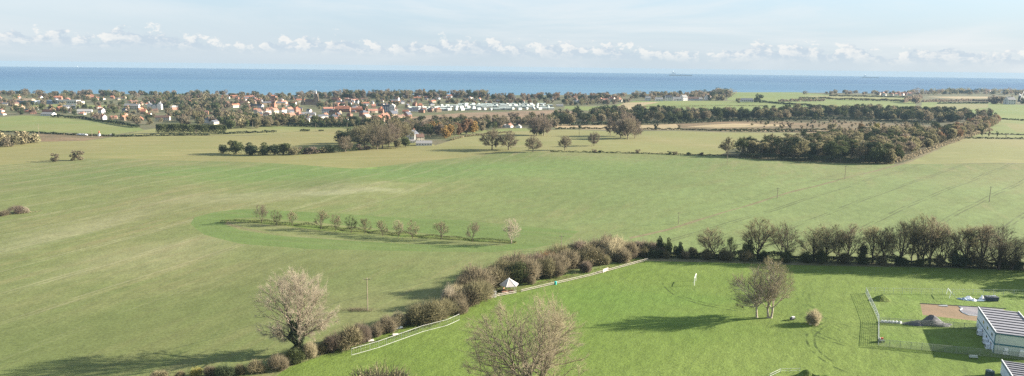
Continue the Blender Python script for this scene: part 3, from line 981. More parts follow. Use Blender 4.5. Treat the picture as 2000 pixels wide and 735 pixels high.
# --- thirteen small trees on the bank in the crop field
rowx = [(511, 436, 33), (540, 440, 27), (571, 441, 27), (627, 448, 36), (656, 451, 30), (686, 455, 31), (713, 457, 29), (747, 461, 30), (778, 464, 32), (806, 466, 33), (862, 468, 34), (923, 472, 37), (999, 476, 45)]
rowc = ['brown', 'olive', 'hazel', 'hazel', 'hazel', 'dark', 'olive', 'hazel', 'straw', 'hazel', 'hazel', 'brown', 'beige']
ords = ['first', 'second', 'third', 'fourth', 'fifth', 'sixth', 'seventh', 'eighth', 'ninth', 'tenth', 'eleventh', 'twelfth', 'last']
desc = ['brown bare', 'low olive brown', 'small beige brown', 'tall slim bare', 'rounded bare', 'dark ivy-clad', 'olive bare', 'thin greyish bare', 'very thin pale', 'wide bare', 'fan-shaped bare', 'neat brown round', 'pale whitish']
for k, ((x, y, hp), c_) in enumerate(zip(rowx, rowc)):
    where = 'at the right end of' if k == 12 else '%s from the left in' % ords[k]
    plant_px('rowtree', 'bare_tree', x, y, hp, 1.0 if k != 10 else 1.15, c_ if c_ != 'dark' else 'green',
             '%s tree, %s the row on the field bank' % (desc[k], where), 'tree', 'row of small trees on the field bank', bark=BARK_DARK if k != 12 else BARK_PALE, idx=k)


# --- low hedges: leaf and twig faces along a line
def hedge(name, pts, hpx, w, colour, label, cat='hedge', dens=26, size=0.16, group=None, kind=None, lump=0.35, world=False, mix=None):
    rs = np.random.RandomState(int(abs(pts[0][0] * 7 + pts[-1][0])) % 99991)
    L3 = [Vector(p) if world else P(*p) for p in pts]
    h = hpx if world else hm(L3[0], hpx)
    Q = []
    for a, b_ in zip(L3[:-1], L3[1:]):
        ln = (b_ - a).length
        n = int(ln * dens * max(1, h) * 0.8)
        t_ = rs.rand(n)
        s_ = t_ * ln
        x = a.x + (b_.x - a.x) * t_
        y = a.y + (b_.y - a.y) * t_
        ux, uy = (b_.x - a.x) / ln, (b_.y - a.y) / ln
        ph = (x * 0.31 + y * 0.27)
        hh = h * (1 - lump * 0.5 + lump * 0.5 * (np.sin(ph * 1.7 / max(1, h) * 2) * np.sin(ph * 0.61 + 1) + 0.5 * np.sin(ph * 4.1 / max(1, h))))
        an = rs.uniform(0, math.pi, n)
        rr_ = rs.uniform(0.7, 1.02, n)
        off = np.cos(an) * w * 0.5 * rr_ * (0.75 + 0.3 * np.sin(ph * 1.3))
        z = np.sin(an) ** 0.6 * hh * rr_
        zg = np.array([relief(X, Y) for X, Y in zip(x[::max(1, n // 40)], y[::max(1, n // 40)])]).mean() if n else 0
        zl = a.z + (b_.z - a.z) * t_
        Q.append(np.stack([x - uy * off, y + ux * off, zl + z], 1))
    Q = np.vstack(Q)
    org = np.array(L3[0])
    Q -= org
    V = leaf_quads(rs, Q, size)
    o = bpy.data.objects.new(name, quads_mesh(name, V, FOL[colour]))
    o.location = L3[0]
    C.objects.link(o)
    return tag(o, label, cat, group, kind)


hedge('undergrowth', [(430, 434.5), (500, 434), (600, 442), (700, 452), (800, 461), (900, 468), (1008, 475)], 7, 2.2, 'green', None, None, 60, 0.13, kind='stuff', lump=0.7)  # bank growth, made taller and denser to give a dark shadow line

# --- the hedgerow from the bottom left up to the playing field corner
hr = [  # x, y(foot), height px, width factor, colour, kind, what it looks like
    (312, 742, 22, 1.2, 'hazel', 'bush', 'sandy bush'), (352, 738, 20, 0.9, 'hazel', 'bush', 'small beige bush'), (384, 736, 20, 0.9, 'yellow', 'bush', 'yellowish bush'), (411, 737, 27, 0.9, 'brown', 'bush', 'brown bush'),
    (439, 738, 32, 0.9, 'dark', 'leafbush', 'dark evergreen bush'), (470, 730, 24, 0.9, 'olive', 'bush', 'low olive bush'), (500, 730, 34, 1.05, 'hazel', 'bush', 'big brownish bush'), (543, 722, 36, 1.1, 'brown', 'bush', 'big brown bush'),
    (575, 708, 36, 0.9, 'green', 'leafbush', 'dark green bush'), (607, 698, 36, 0.7, 'straw', 'bush', 'straw coloured bush'), (632, 690, 30, 0.8, 'olive', 'bush', 'olive bush'), (655, 684, 42, 0.9, 'mauve', 'bush', 'pinkish brown bush'), (683, 678, 46, 0.9, 'hazel', 'bush', 'pinkish brown rounded bush'),
    (707, 668, 46, 0.8, 'mauve', 'bush', 'large pinkish rounded bush'), (737, 655, 36, 0.9, 'brown', 'bush', 'brown bush'), (757, 647, 34, 0.9, 'brown', 'bush', 'brown tangled bush'), (778, 638, 44, 0.8, 'straw', 'bush', 'pale beige bush'),
    (800, 632, 22, 0.9, 'brown', 'bush', 'low brown bush'), (818, 632, 44, 1.0, 'olive', 'bush', 'olive brown bush'), (845, 628, 50, 1.0, 'olive', 'bush', 'large olive bush'), (872, 618, 48, 1.0, 'olive', 'bush', 'large olive green bush'), (893, 604, 40, 1.0, 'brown', 'bush', 'brown thicket'),
    (878, 600, 52, 0.55, 'beige', 'bush', 'tall pale beige bush'), (893, 596, 52, 0.5, 'straw', 'bush', 'tall pale straw bush'), (915, 596, 46, 1.0, 'brown', 'bush', 'broad brown bush'), (935, 590, 46, 1.0, 'olive', 'bush', 'olive thicket'), (910, 577, 50, 0.9, 'brown', 'bush', 'brown thicket on the crop side'),
    (932, 570, 55, 0.9, 'brown', 'bush', 'tall brown bush'), (950, 583, 40, 0.8, 'brown', 'bush', 'brown bush beside the shed'), (965, 560, 54, 1.0, 'hazel', 'bush', 'large bush behind the shed'), (990, 548, 46, 1.0, 'olive', 'bush', 'olive bush behind the pavilion'),
    (1012, 552, 48, 0.9, 'green', 'leafbush', 'dark green bush behind the pavilion'), (1005, 540, 54, 1.0, 'brown', 'bush', 'brown bush'), (1030, 548, 48, 1.0, 'brown', 'bush', 'broad brown bush'), (1040, 534, 52, 1.0, 'mauve', 'bush', 'reddish brown bush'), (1062, 540, 48, 0.9, 'olive', 'bush', 'olive brown bush'),
    (1065, 524, 48, 1.0, 'russet', 'bush', 'russet bush'), (1088, 530, 42, 1.0, 'brown', 'bush', 'brown bush'), (1088, 514, 44, 0.8, 'olive', 'bush', 'olive bush'), (1110, 523, 40, 1.0, 'brown', 'bush', 'brown bush'), (1112, 508, 40, 0.9, 'dark', 'leafbush', 'dark holly bush'), (1133, 520, 44, 0.9, 'olive', 'bush', 'olive brown bush'),
    (1132, 503, 38, 0.9, 'mauve', 'bush', 'mauve brown bush'), (1152, 516, 44, 0.9, 'hazel', 'bush', 'beige brown bush'), (1155, 500, 40, 0.8, 'mauve', 'bush', 'mauve bush'), (1178, 494, 32, 0.7, 'dark', 'leafbush', 'small dark evergreen'), (1174, 512, 38, 0.8, 'brown', 'bush', 'brown bush'), (1180, 500, 44, 0.9, 'brown', 'bush', 'tall brown bush'),
    (1195, 506, 44, 0.8, 'straw', 'bush', 'pale bush with upright stems'), (1210, 500, 42, 0.8, 'straw', 'bush', 'pale beige stemmy bush'), (1212, 506, 30, 0.9, 'brown', 'bush', 'low brown bush'), (1232, 500, 42, 1.0, 'brown', 'bush', 'broad mauve bush'), (1256, 498, 40, 1.0, 'mauve', 'bush', 'mauve brown bush'), (1280, 498, 30, 1.0, 'mauve', 'bush', 'low mauve bush'),
]
hb = random.Random(31)
for k in range(46):
    t_ = hb.random()
    x = 815 + 470 * t_
    y0_ = np.interp(x, [815, 897, 950, 1010, 1150, 1265, 1290], [634, 612, 584, 562, 532, 505, 500])
    y = y0_ - hb.uniform(0, 34) * (1.0 if x < 1200 else 0.35) * (0.5 if x < 880 else 1)
    if 950 < x < 1018 and y > 548:
        y -= 22
    c_ = hb.choice(['brown', 'olive', 'hazel', 'mauve', 'olive', 'green', 'brown'])
    hr.append((x, y, hb.uniform(18, 38), hb.uniform(0.55, 0.95), c_, 'leafbush' if c_ == 'green' else 'bush',
               {'brown': 'small brown', 'olive': 'small olive', 'hazel': 'small beige brown', 'mauve': 'small mauve', 'green': 'small green', 'straw': 'small straw coloured', 'russet': 'small russet'}[c_] + ' shrub'))
NEARBY = [(330, 'at the bottom left end of the hedgerow'), (365, 'near the bottom left corner of the hedgerow'), (440, 'left along the hedgerow below the long tree shadow'), (520, 'left of the big ivy-clad tree'), (600, 'at the foot of the big ivy-clad tree'),
          (650, 'just right of the big ivy-clad tree'), (720, 'behind the left end of the mesh barrier'), (790, 'behind the middle of the mesh barrier'), (860, 'behind the right end of the mesh barrier'),
          (925, 'left of the shed in the hedgerow'), (1000, 'by the shed and the pavilion'), (1050, 'right behind the pavilion'), (1110, 'behind the left part of the rail fence'), (1170, 'behind the gate of the rail fence'), (1230, 'behind the right part of the rail fence'), (2000, 'by the far corner of the rail fence')]
seen_lab = {}
for (x, y, hp, wk, c_, kd, ds) in hr:
    near = next(n for lim, n in NEARBY if x <= lim)
    lab = '%s %s' % (ds, near)
    seen_lab[lab] = seen_lab.get(lab, 0) + 1
    if seen_lab[lab] > 1:
        lab = lab.replace(ds, 'another ' + ds + ' nearer the field edge')
    plant_px(kd, 'bush', x, y, hp * (0.86 if x < 800 else 0.92) * rnd_.uniform(0.82, 1.12), wk * (0.92 if x < 800 else 1.0) * rnd_.uniform(0.85, 1.15),  c_, lab, 'bush', 'bushes of the hedgerow')
hedge('undergrowth', [(300, 745), (420, 738), (540, 716), (620, 694), (700, 668), (800, 636), (900, 606), (950, 582), (1010, 558), (1100, 530), (1190, 512), (1290, 500)], 4, 3.5, 'olive', None, None, 16, 0.16, kind='stuff', lump=0.5)
hedge('undergrowth', [(800, 630), (850, 618), (900, 596), (935, 574), (985, 548), (1040, 536), (1100, 518), (1170, 504), (1250, 498), (1300, 500)], 24, 6.5, 'olive', None, None, 7, 0.16, kind='stuff', lump=0.9)
hedge('undergrowth', [(480, 726), (560, 708), (640, 684), (720, 662), (790, 634)], 13, 3.5, 'brown', None, None, 9, 0.15, kind='stuff', lump=0.9)
hedge('undergrowth', [(640, 697), (700, 676), (780, 655), (860, 628)], 3, 2.6, 'green', None, None, 30, 0.12, kind='stuff', lump=0.9)
hedge('undergrowth', [(1040, 557), (1100, 543), (1170, 526), (1250, 509)], 3, 2.6, 'olive', None, None, 26, 0.12, kind='stuff', lump=0.9)

# --- the hedge with tall trees behind the playing field
hedge('field_hedge', [(1262, 503), (1330, 503), (1400, 504), (1500, 506), (1600, 509), (1700, 514), (1800, 518), (1900, 522), (2000, 526), (2120, 531)], 15, 4.5, 'dark', 'long dark ivy-green hedge under the tall trees behind the playing field', 'hedge', 70, 0.22, lump=0.6)
ht = [(1302, 500, 36, 0.8, 'green', 'leafy'), (1288, 500, 40, 0.5, 'dark', 'leafy'), (1325, 502, 30, 0.9, 'dark', 'leafy'), (1352, 503, 22, 1.4, 'olive', 'leafy'),
      (1391, 504, 56, 1.15, 'olive', 'hedgetree'), (1427, 504, 38, 0.7, 'green', 'hedgetree'), (1480, 506, 68, 1.2, 'olive', 'hedgetree'), (1530, 507, 62, 1.0, 'hazel', 'hedgetree'),
      (1462, 506, 38, 0.9, 'green', 'leafy'), (1588, 510, 62, 1.0, 'olive', 'hedgetree'), (1613, 510, 66, 1.0, 'hazel', 'hedgetree'), (1636, 512, 58, 0.55, 'olive', 'hedgetree'), (1656, 512, 62, 0.95, 'brown', 'hedgetree'),
      (1684, 513, 34, 0.7, 'dark', 'leafy'), (1704, 514, 62, 1.0, 'olive', 'hedgetree'), (1725, 515, 60, 0.95, 'hazel', 'hedgetree'), (1757, 517, 72, 1.0, 'hazel', 'hedgetree'), (1779, 517, 66, 0.6, 'olive', 'hedgetree'),
      (1796, 518, 78, 0.85, 'olive', 'hedgetree'), (1816, 519, 76, 0.85, 'brown', 'hedgetree'), (1838, 520, 66, 0.8, 'hazel', 'hedgetree'), (1886, 523, 66, 1.1, 'olive', 'hedgetree'), (1918, 524, 68, 1.2, 'brown', 'hedgetree'),
      (1950, 526, 64, 1.2, 'hazel', 'hedgetree'), (1975, 527, 44, 1.0, 'olive', 'hedgetree'), (1862, 521, 34, 0.9, 'dark', 'leafy'), (2040, 530, 70, 1.2, 'olive', 'hedgetree'), (2090, 534, 74, 1.2, 'olive', 'hedgetree'),
      (2150, 552, 78, 1.3, 'green', 'leafy'), (2175, 574, 60, 1.2, 'green', 'leafy')]
rb_ = random.Random(8)
for k in range(19):
    x = 1305 + k * 38 + rb_.uniform(-7, 7)
    c_ = rb_.choice(['dark', 'green', 'green', 'olive', 'brown'])
    part_ = ['over the goal', 'above the tree pair', 'above the round shrub', 'above the gravel', 'at the right end'][min(4, int((x - 1300) / 145))]
    lab = '%s %s bush in the hedge bottom under the tall trees, %s' % (rb_.choice(['low', 'rounded', 'ragged', 'wide']), {'dark': 'dark', 'green': 'dark green', 'olive': 'olive', 'brown': 'brown'}[c_], part_)
    plant_px('leafbush' if c_ != 'brown' else 'bush', 'bush', x, 504.5 + (x - 1305) * 0.031, rb_.uniform(15, 27), rb_.uniform(0.6, 1.0), c_, lab, 'bush', 'bushes in the hedge under the tree line')
nd = {'green': 'dark green ivied', 'dark': 'dark evergreen', 'olive': 'olive brown bare', 'hazel': 'pale brown bare', 'brown': 'russet brown bare'}
for k, (x, y, hp, wk, c_, kd) in enumerate(ht):
    if x > 2000:
        lab = 'tree beyond the right edge, its long shadow on the playing field'
    else:
        side = ['far left end', 'left part', 'left middle', 'middle', 'right middle', 'right part', 'right end'][min(6, int((x - 1270) / 104))]
        lab = '%s %s, %s of the tree line, %s' % (nd[c_], 'tree' if hp > 50 else 'small tree', side,
              ('by the field corner', 'over the goal', 'above the tree pair', 'above the round shrub', 'above the gravel', 'above the second goal', 'beyond the buildings')[min(6, int((x - 1270) / 104))])
    hp = hp * (1.0 if kd == 'hedgetree' else 1.0)
    plant_px(kd, 'hedgerow_tree', x, y, hp, wk * (1.12 if kd == 'hedgetree' else 0.8), c_, lab, 'tree', 'line of trees behind the playing field', bark=BARK_DARK)

# --- bushes and trees standing in the middle distance
def one(key, x, y, hp, wk, c_, lab, cat='tree', name=None, **kw):
    return plant_px(key, name or ('tree' if cat == 'tree' else 'bush'), x, y, hp, wk, c_, lab, cat, **kw)


one('fartree', 108, 316, 14, 1.1, 'brown', 'left of the two lone round bushes on the crop field edge', 'bush')
one('fartree', 143, 314, 11, 1.0, 'olive', 'lower half of the right-hand lone bush on the crop field edge', 'bush')
one('fartree', 153, 313, 17, 1.1, 'brown', 'taller right-hand lone bush on the crop field edge', 'bush')
one('bush', 30, 417, 15, 1.2, 'mauve', 'purplish bush at the left edge in the middle of the crop field', 'bush')
one('bush', 8, 421, 10, 1.3, 'brown', 'low brown bush at the very left edge of the picture', 'bush')
one('bush', 50, 416, 11, 0.8, 'beige', 'small pale bush beside the purplish bush at the left edge', 'bush')
hedge('undergrowth', [(-2, 421), (40, 418), (83, 413)], 3, 1.6, 'hazel', None, None, 20, 0.16, kind='stuff', lump=0.8)
for k, (x, y, hp, c_) in enumerate([(-14, 286, 26, 'olive'), (8, 285, 22, 'hazel'), (24, 284, 20, 'olive'), (40, 282, 22, 'hazel'), (53, 280, 18, 'hazel'), (66, 279, 19, 'hazel'), (15, 287, 18, 'brown')]):
    one('fartree', x, y, hp, 1.1, c_, ['olive', 'sandy olive', 'sandy', 'golden brown', 'small sandy', 'rounded right-most', 'dark brown lower'][k] + ' bush in the thicket at the left edge by the scrub strip', 'bush', group='thicket at the left edge')
for k, (x, y, hp, wk, c_) in enumerate([(437, 300, 18, 1.1, 'dark'), (461, 301, 25, 1.35, 'green'), (489, 303, 24, 1.25, 'dark'), (516, 303, 24, 1.3, 'green'), (535, 303, 21, 1.3, 'dark'), (553, 303, 22, 1.7, 'green'), (574, 303, 17, 1.4, 'olive')]):
    one('leafy', x, y, hp, wk, c_, ['lowest left-end', 'second and broad', 'third, darkest', 'fourth, rounded', 'fifth, low', 'sixth, widest', 'right-end olive'][k] + ' bush of the dark clump left of the farmhouse wood', 'bush', group='dark clump in the stubble field')
for k, (x, y, hp, wk, c_) in enumerate([(594, 301, 13, 1.9, 'mauve'), (610, 301, 16, 1.7, 'mauve'), (627, 299, 15, 1.8, 'olive'), (645, 298, 15, 1.8, 'green'), (700, 294, 12, 1.6, 'mauve'), (716, 293, 10, 1.6, 'mauve')]):
    one('fartree', x, y, hp, wk, c_, ['pinkish low', 'pinkish taller', 'olive low', 'green low', 'pink scrubby', 'low pink'][k] + ' bush ' + ['beside the dark clump', 'right of the dark clump', 'between the clump and the wood', 'next to the farmhouse wood', 'at the foot of the farmhouse wood', 'under the farmhouse wood, right'][k], 'bush')
for k, (x, y, hp, wk, c_, ky) in enumerate([(668, 283, 30, 1.1, 'dark', 'leafy'), (684, 280, 30, 1.0, 'dark', 'leafy'), (675, 297, 30, 1.0, 'brown', 'parktree'), (712, 290, 44, 1.0, 'olive', 'parktree'), (728, 286, 46, 1.0, 'hazel', 'parktree'), (747, 290, 44, 1.0, 'brown', 'parktree'), (760, 288, 46, 0.9, 'mauve', 'parktree'), (737, 292, 30, 1.0, 'brown', 'parktree'),
                                       (775, 283, 48, 0.9, 'hazel', 'parktree'), (790, 280, 40, 0.9, 'olive', 'parktree'), (792, 287, 22, 1.1, 'green', 'leafy'), (773, 290, 18, 1.3, 'olive', 'leafy'), (698, 284, 36, 0.9, 'olive', 'parktree')]):
    one(ky, x, y, hp, wk, c_, ['dark left-hand evergreen', 'second dark evergreen', 'low brown front tree', 'broad olive tree', 'tall beige tree', 'round brown tree', 'mauve domed tree', 'small brown tree in front', 'tall hazel tree at the right', 'olive tree nearest the house', 'green bush nearest the house', 'olive bush at the front', 'olive tree at the back'][k] + ' of the wood left of the white farmhouse', 'tree', group='wood beside the farmhouse')
for k, (x, y, hp, wk, c_) in enumerate([(961, 292, 39, 1.05, 'brown'), (993, 293, 36, 1.05, 'brown'), (1041, 297, 32, 0.95, 'brown'), (1103, 294, 27, 0.9, 'brown'), (1160, 285, 26, 0.85, 'mauve')]):
    one('parktree', x, y, hp, wk, c_, ['left of the two broad oaks touching crowns', 'right of the two broad oaks touching crowns', 'lone round brown oak right of the joined pair', 'small upright brown tree on the stubble hedge line', 'thin mauve bare tree with a tall stem'][k] + ' on the stubble field', 'tree', bark=BARK_DARK)
for k, (x, y, hp, wk, c_, ky) in enumerate([(1048, 265, 37, 0.95, 'mauve', 'parktree'), (1062, 265, 36, 0.95, 'mauve', 'parktree'), (1044, 264, 14, 1.0, 'green', 'leafy'), (1057, 265, 16, 1.0, 'dark', 'leafy')]):
    one(ky, x, y, hp, wk, c_, ['left half of the mauve round-topped oak group', 'right half of the mauve round-topped oak group', 'green bush under the left', 'dark bush under the right'][k] + ' near the cottages on the stubble field', 'tree')
for k, (x, y, hp, wk, c_) in enumerate([(1192, 265, 34, 0.6, 'mauve'), (1212, 271, 36, 0.9, 'mauve'), (1226, 272, 38, 0.9, 'brown'), (1240, 270, 34, 0.9, 'mauve'), (1222, 266, 46, 0.7, 'mauve')]):
    one('parktree', x, y, hp, wk, c_, ['slim mauve tree left of the round clump', 'left tree in the round clump', 'middle tree in the round clump', 'right tree in the round clump', 'tallest tree at the back in the round clump'][k] + ' in front of the tan strip', 'tree', group='round clump in the stubble field')
one('woodtree', 1420, 304, 31, 1.0, 'olive', 'single round olive tree at the left end of the pine wood', 'tree')
hedge('undergrowth', [(430, 300), (490, 303), (560, 303), (640, 299), (700, 294)], 14, 5, 'green', None, None, 7, 0.4, kind='stuff', lump=0.7)
# thorn hedge between crop and stubble
hedge('field_hedge', [(1075, 297), (1150, 298), (1240, 300), (1330, 303), (1405, 305), (1440, 308)], 3.5, 2.4, 'green', 'low thorn hedge between the green crop and the stubble field', 'hedge', 9, 0.42, lump=0.7)
for k, (x, y, hp, wk) in enumerate([(1161, 298, 7, 1.8), (1172, 299, 6, 1.6), (1247, 300, 8, 1.6), (1308, 302, 7, 1.5), (1318, 303, 7, 1.6), (1346, 303, 7, 1.5), (1371, 304, 7, 1.6)]):
    one('fartree', x, y, hp, wk, 'dark' if k % 2 else 'brown', ['left-most', 'second', 'lone rounded', 'left twin', 'right twin', 'flat-topped', 'right-most'][k] + ' thorn bush in the low hedge before the pine wood', 'bush', group='thorn bushes in the low hedge')

# distant field boundaries
for k, (pts, hp, c_, lab) in enumerate([
    ([(0, 258), (70, 260), (140, 264), (220, 267), (262, 266)], 3, 'dark', 'dark hedge below the green meadow at the left'),
    ([(225, 268), (300, 266), (410, 265)], 4, 'dark', 'dark low hedge between stubble and paddock on the left'),
    ([(340, 265), (362, 265)], 4, 'dark', 'short piece of hedge in front of the long clipped hedge'),
    ([(425, 263), (470, 261), (540, 259)], 5, 'dark', 'dark hedge right of the long clipped hedge'),
    ([(586, 257), (605, 257)], 5, 'dark', 'short square hedge piece before the village trees'),
    ([(622, 257), (632, 257)], 4, 'dark', 'tiny hedge piece beside the white pole'),
    ([(100, 229), (170, 233), (230, 243), (272, 250)], 6, 'dark', 'hedge between the meadow and the village gardens'),
    ([(560, 247), (640, 249), (715, 249)], 9, 'dark', 'dark hedge below the new red roofs of the village'),
    ([(1085, 253), (1140, 252), (1200, 253), (1330, 254), (1440, 257), (1600, 258)], 4, 'dark', 'long dark hedge below the tan strip'),
    ([(1395, 255), (1440, 254), (1540, 254.5), (1640, 254)], 3, 'green', 'upper of the two hedges below the brown scrub'),
    ([(1490, 200), (1560, 206), (1640, 212)], 3.5, 'dark', 'hedge slanting between the far green fields'),
    ([(1830, 203), (1930, 202)], 2.5, 'dark', 'hedge in front of the windmill field'),
    ([(1560, 193), (1700, 197), (1780, 199)], 4, 'olive', 'hedge across the far right fields'),
    ([(1620, 188), (1780, 191)], 3, 'olive', 'farthest hedge across the coastal fields'),
    ([(1520, 199), (1610, 198)], 6, 'mauve', 'brown hedge beside the low white house on the far fields'),
    ([(1800, 200), (1900, 198), (1960, 200)], 5, 'mauve', 'mauve hedge left of the windmill'),
    ([(1908, 262), (2000, 264), (2100, 266)], 2, 'dark', 'thin hedge above the right-hand stubble'),
    ([(1885, 271), (2000, 272), (2100, 274)], 3, 'dark', 'hedge along the top of the right-hand stubble'),
    ([(1955, 233), (2000, 236), (2100, 240)], 3, 'dark', 'hedge below the windmill field at the right edge'),
    ([(1765, 201), (1790, 195), (1800, 193)], 9, 'mauve', 'tree-filled hedge running up between the far right fields'),
    ([(880, 275), (905, 268), (960, 262), (1000, 259)], 4, 'hazel', 'garden hedge right of the farmhouse'),
    ([(1240, 209), (1350, 208), (1490, 207)], 1.5, 'olive', 'thin line of hedge across the pale green field')]):
    d0 = P(*pts[0]).length
    hedge('field_hedge', pts, hp, 2.6 if d0 < 1200 else 4, c_, lab, 'hedge', max(1.6, 5200 / d0 if d0 < 900 else 3200 / d0), 0.0008 * d0, lump=0.5)
# long clipped hedge at the village edge
hedge('field_hedge', [(305, 261), (360, 261), (443, 262)], 17, 7, 'green', 'long clipped dark hedge in front of the village', 'hedge', 22, 0.5, lump=0.08)
for k, x in enumerate((1918, 1931, 1947, 1965)):
    one('column', x, 267 + k * 0.6, (16, 13, 11, 6)[k], 1.0, 'green' if k % 2 == 0 else 'brown', ['tallest', 'thin bare', 'stumpy', 'smallest right-most'][k] + ' of the slim trees on the field edge right of the wood', 'tree', group='slim trees right of the wood')

# ------------------------------------------------------------------ buildings
WALLS = {'white': simple('render_white', (0.56, 0.54, 0.51), var=0.06), 'cream': simple('render_cream', (0.46, 0.41, 0.33), var=0.08),
         'brick': simple('brick_red', (0.25, 0.13, 0.09), var=0.2), 'buff': simple('brick_buff', (0.27, 0.20, 0.135), var=0.15), 'grey': simple('render_grey', (0.45, 0.45, 0.46), var=0.1)}
ROOFS = {'terracotta': simple('tile_terracotta', (0.27, 0.115, 0.070), var=0.2, rnd=0.15), 'brown': simple('tile_brown', (0.115, 0.070, 0.055), var=0.2, rnd=0.2),
         'slate': simple('slate_grey', (0.075, 0.082, 0.10), var=0.15, rnd=0.2), 'pink': simple('tile_pink', (0.30, 0.145, 0.105), var=0.15, rnd=0.12), 'pale': simple('roof_pale', (0.22, 0.215, 0.21), var=0.12)}
PANE = simple('window_pane', (0.03, 0.04, 0.05), rough=0.15, spec=0.6)
WHITE = simple('white_paint', (0.78, 0.78, 0.76), var=0.05)
CHIM = simple('chimney_brick', (0.30, 0.15, 0.10), var=0.2)


def house_meshes(L, Wd, eave, ridge, hip, chim):
    """along x, gables at both ends; windows are dark panes a little proud of the wall"""
    w = MB()
    hx, hy = L / 2, Wd / 2
    if hip:
        w.box((0, 0, eave / 2 - 0.3), (L, Wd, eave + 0.6))
    else:
        w.prism([(-hy, -0.6), (hy, -0.6), (hy, eave), (0, ridge - 0.12), (-hy, eave)], -hx, hx)
        w.v = [(y, x, z) for x, y, z in w.v]
    w.cur = 1
    nst = 2 if eave > 4 else 1
    for st in range(nst):
        zc_ = 1.5 + st * 2.6
        n = max(2, int(L / 3))
        for sy in (-1, 1):
            for k in range(n):
                x = -hx + L * (k + 0.5) / n
                y = sy * (hy + 0.03)
                w.face([(x - .55, y, zc_ - .6), (x + .55, y, zc_ - .6), (x + .55, y, zc_ + .6), (x - .55, y, zc_ + .6)][::sy])
        for sx in (-1, 1):
            x = sx * (hx + 0.03)
            w.face([(x, -.5, zc_ - .6), (x, .5, zc_ - .6), (x, .5, zc_ + .6), (x, -.5, zc_ + .6)])
    r = MB()
    o = 0.35
    sl = (ridge - eave) / hy
    if hip:
        a, b_ = hx + o, hy + o
        z0 = eave - o * sl * 0.3
        c = max(0.4, hx - hy)
        p = [(-a, -b_, z0), (a, -b_, z0), (a, b_, z0), (-a, b_, z0), (-c, 0, ridge), (c, 0, ridge)]
        for f in ((0, 1, 5, 4), (2, 3, 4, 5), (1, 2, 5), (3, 0, 4), (3, 2, 1, 0)):
            r.face([p[i] for i in f])
    else:
        t_ = 0.18
        z0 = eave - o * sl
        r.prism([(-hy - o, z0), (0, ridge), (hy + o, z0), (hy + o, z0 + t_), (0, ridge + t_), (-hy - o, z0 + t_)], -hx - 0.2, hx + 0.2)
        r.v = [(y, x, z) for x, y, z in r.v]
    c_ = MB()
    if chim:
        c_.box((hx * 0.55, 0, ridge + 0.35), (0.7, 0.9, 2.0))
        c_.box((hx * 0.55, 0, ridge + 1.40), (0.85, 1.05, 0.1))
        c_.tube((hx * 0.55, 0.2, ridge + 1.45), (hx * 0.55, 0.2, ridge + 1.8), 0.14, 0.12, 6)
    return (w.mesh('wall', [WALLS['white'], PANE]), r.mesh('roof', ROOFS['brown']), c_.mesh('chimney', CHIM) if chim else None)


HP = {'bungalow': [house_meshes(11, 8, 2.7, 5.4, False, True), house_meshes(10, 9, 2.7, 5.3, True, True)],
      'house': [house_meshes(9, 8, 5.2, 8.4, False, True), house_meshes(10, 8.5, 5.2, 8.2, True, True)],
      'terrace': [house_meshes(22, 8, 5.0, 8.0, False, True)],
      'barn': [house_meshes(18, 9, 2.6, 5.2, False, False)]}


def house(kind, pos, rz, wall, roof, label, group=None, idx=0, s=1.0, name='house', cat='house', parent_root=None):
    wm, rm, cm = HP[kind][idx % len(HP[kind])]
    root = parent_root or empty(name, pos, rz, label, cat, group)
    root.scale = (s, s, s)
    a = link(bpy.data.objects.new('wall', wm), root)
    a.material_slots[0].link = 'OBJECT'
    a.material_slots[0].material = WALLS[wall]
    b_ = link(bpy.data.objects.new('roof', rm), root)
    b_.material_slots[0].link = 'OBJECT'
    b_.material_slots[0].material = ROOFS[roof]
    if cm:
        link(bpy.data.objects.new('chimney', cm), b_)
    return root


def inside(p, poly):
    x, y = p
    c = False
    for i in range(len(poly)):
        x1, y1 = poly[i]
        x2, y2 = poly[i - 1]
        if (y1 > y) != (y2 > y) and x < (x2 - x1) * (y - y1) / (y2 - y1) + x1:
            c = not c
    return c


def to_px(v):
    d = np.array(v) - np.array([0, 0, EYE])
    z = d @ _f
    return 1000 + FPX * (d @ CR) / z, 367.5 - FPX * (d @ CU) / z


Z_OLD = [(-60, 190), (230, 191), (300, 196), (330, 215), (330, 256), (270, 247), (170, 231), (100, 225), (-60, 227)]
Z_MIX = [(330, 190), (430, 190), (430, 212), (500, 225), (510, 246), (445, 248), (330, 248)]
Z_EST = [(430, 188), (660, 192), (860, 190), (860, 204), (820, 212), (860, 219), (860, 236), (780, 240), (700, 243), (600, 246), (520, 240), (480, 225), (430, 212)]
Z_SEA = [(860, 191), (1180, 194), (1170, 203), (860, 202)]
KEEP_OFF = [[(40, 196), (245, 198), (245, 212), (40, 212)], [(596, 186), (640, 186), (640, 206), (596, 206)], [(288, 205), (318, 205), (318, 216), (288, 216)], [(690, 222), (860, 222), (860, 244), (690, 244)]]
LAND = [(40, 'left of the long white school'), (150, 'around the long white school'), (250, 'right of the long white school'), (330, 'near the white gabled manor'), (430, 'behind the long clipped hedge'),
        (500, 'right of the clipped hedge'), (570, 'left of the stone church spire'), (650, 'around the church tower'), (720, 'right of the church tower'), (790, 'by the blue-white block'), (860, 'left of the caravans'), (1000, 'behind the caravans'), (1300, 'right of the caravans')]


def zone_words(x, y):
    bx = next(n for lim, n in LAND if x <= lim)
    lo = 188 + 0
    row = 'by the sea' if y < 196 else 'in the upper rows' if y < 206 else 'in the middle rows' if y < 222 else 'in the front rows'
    return bx, row


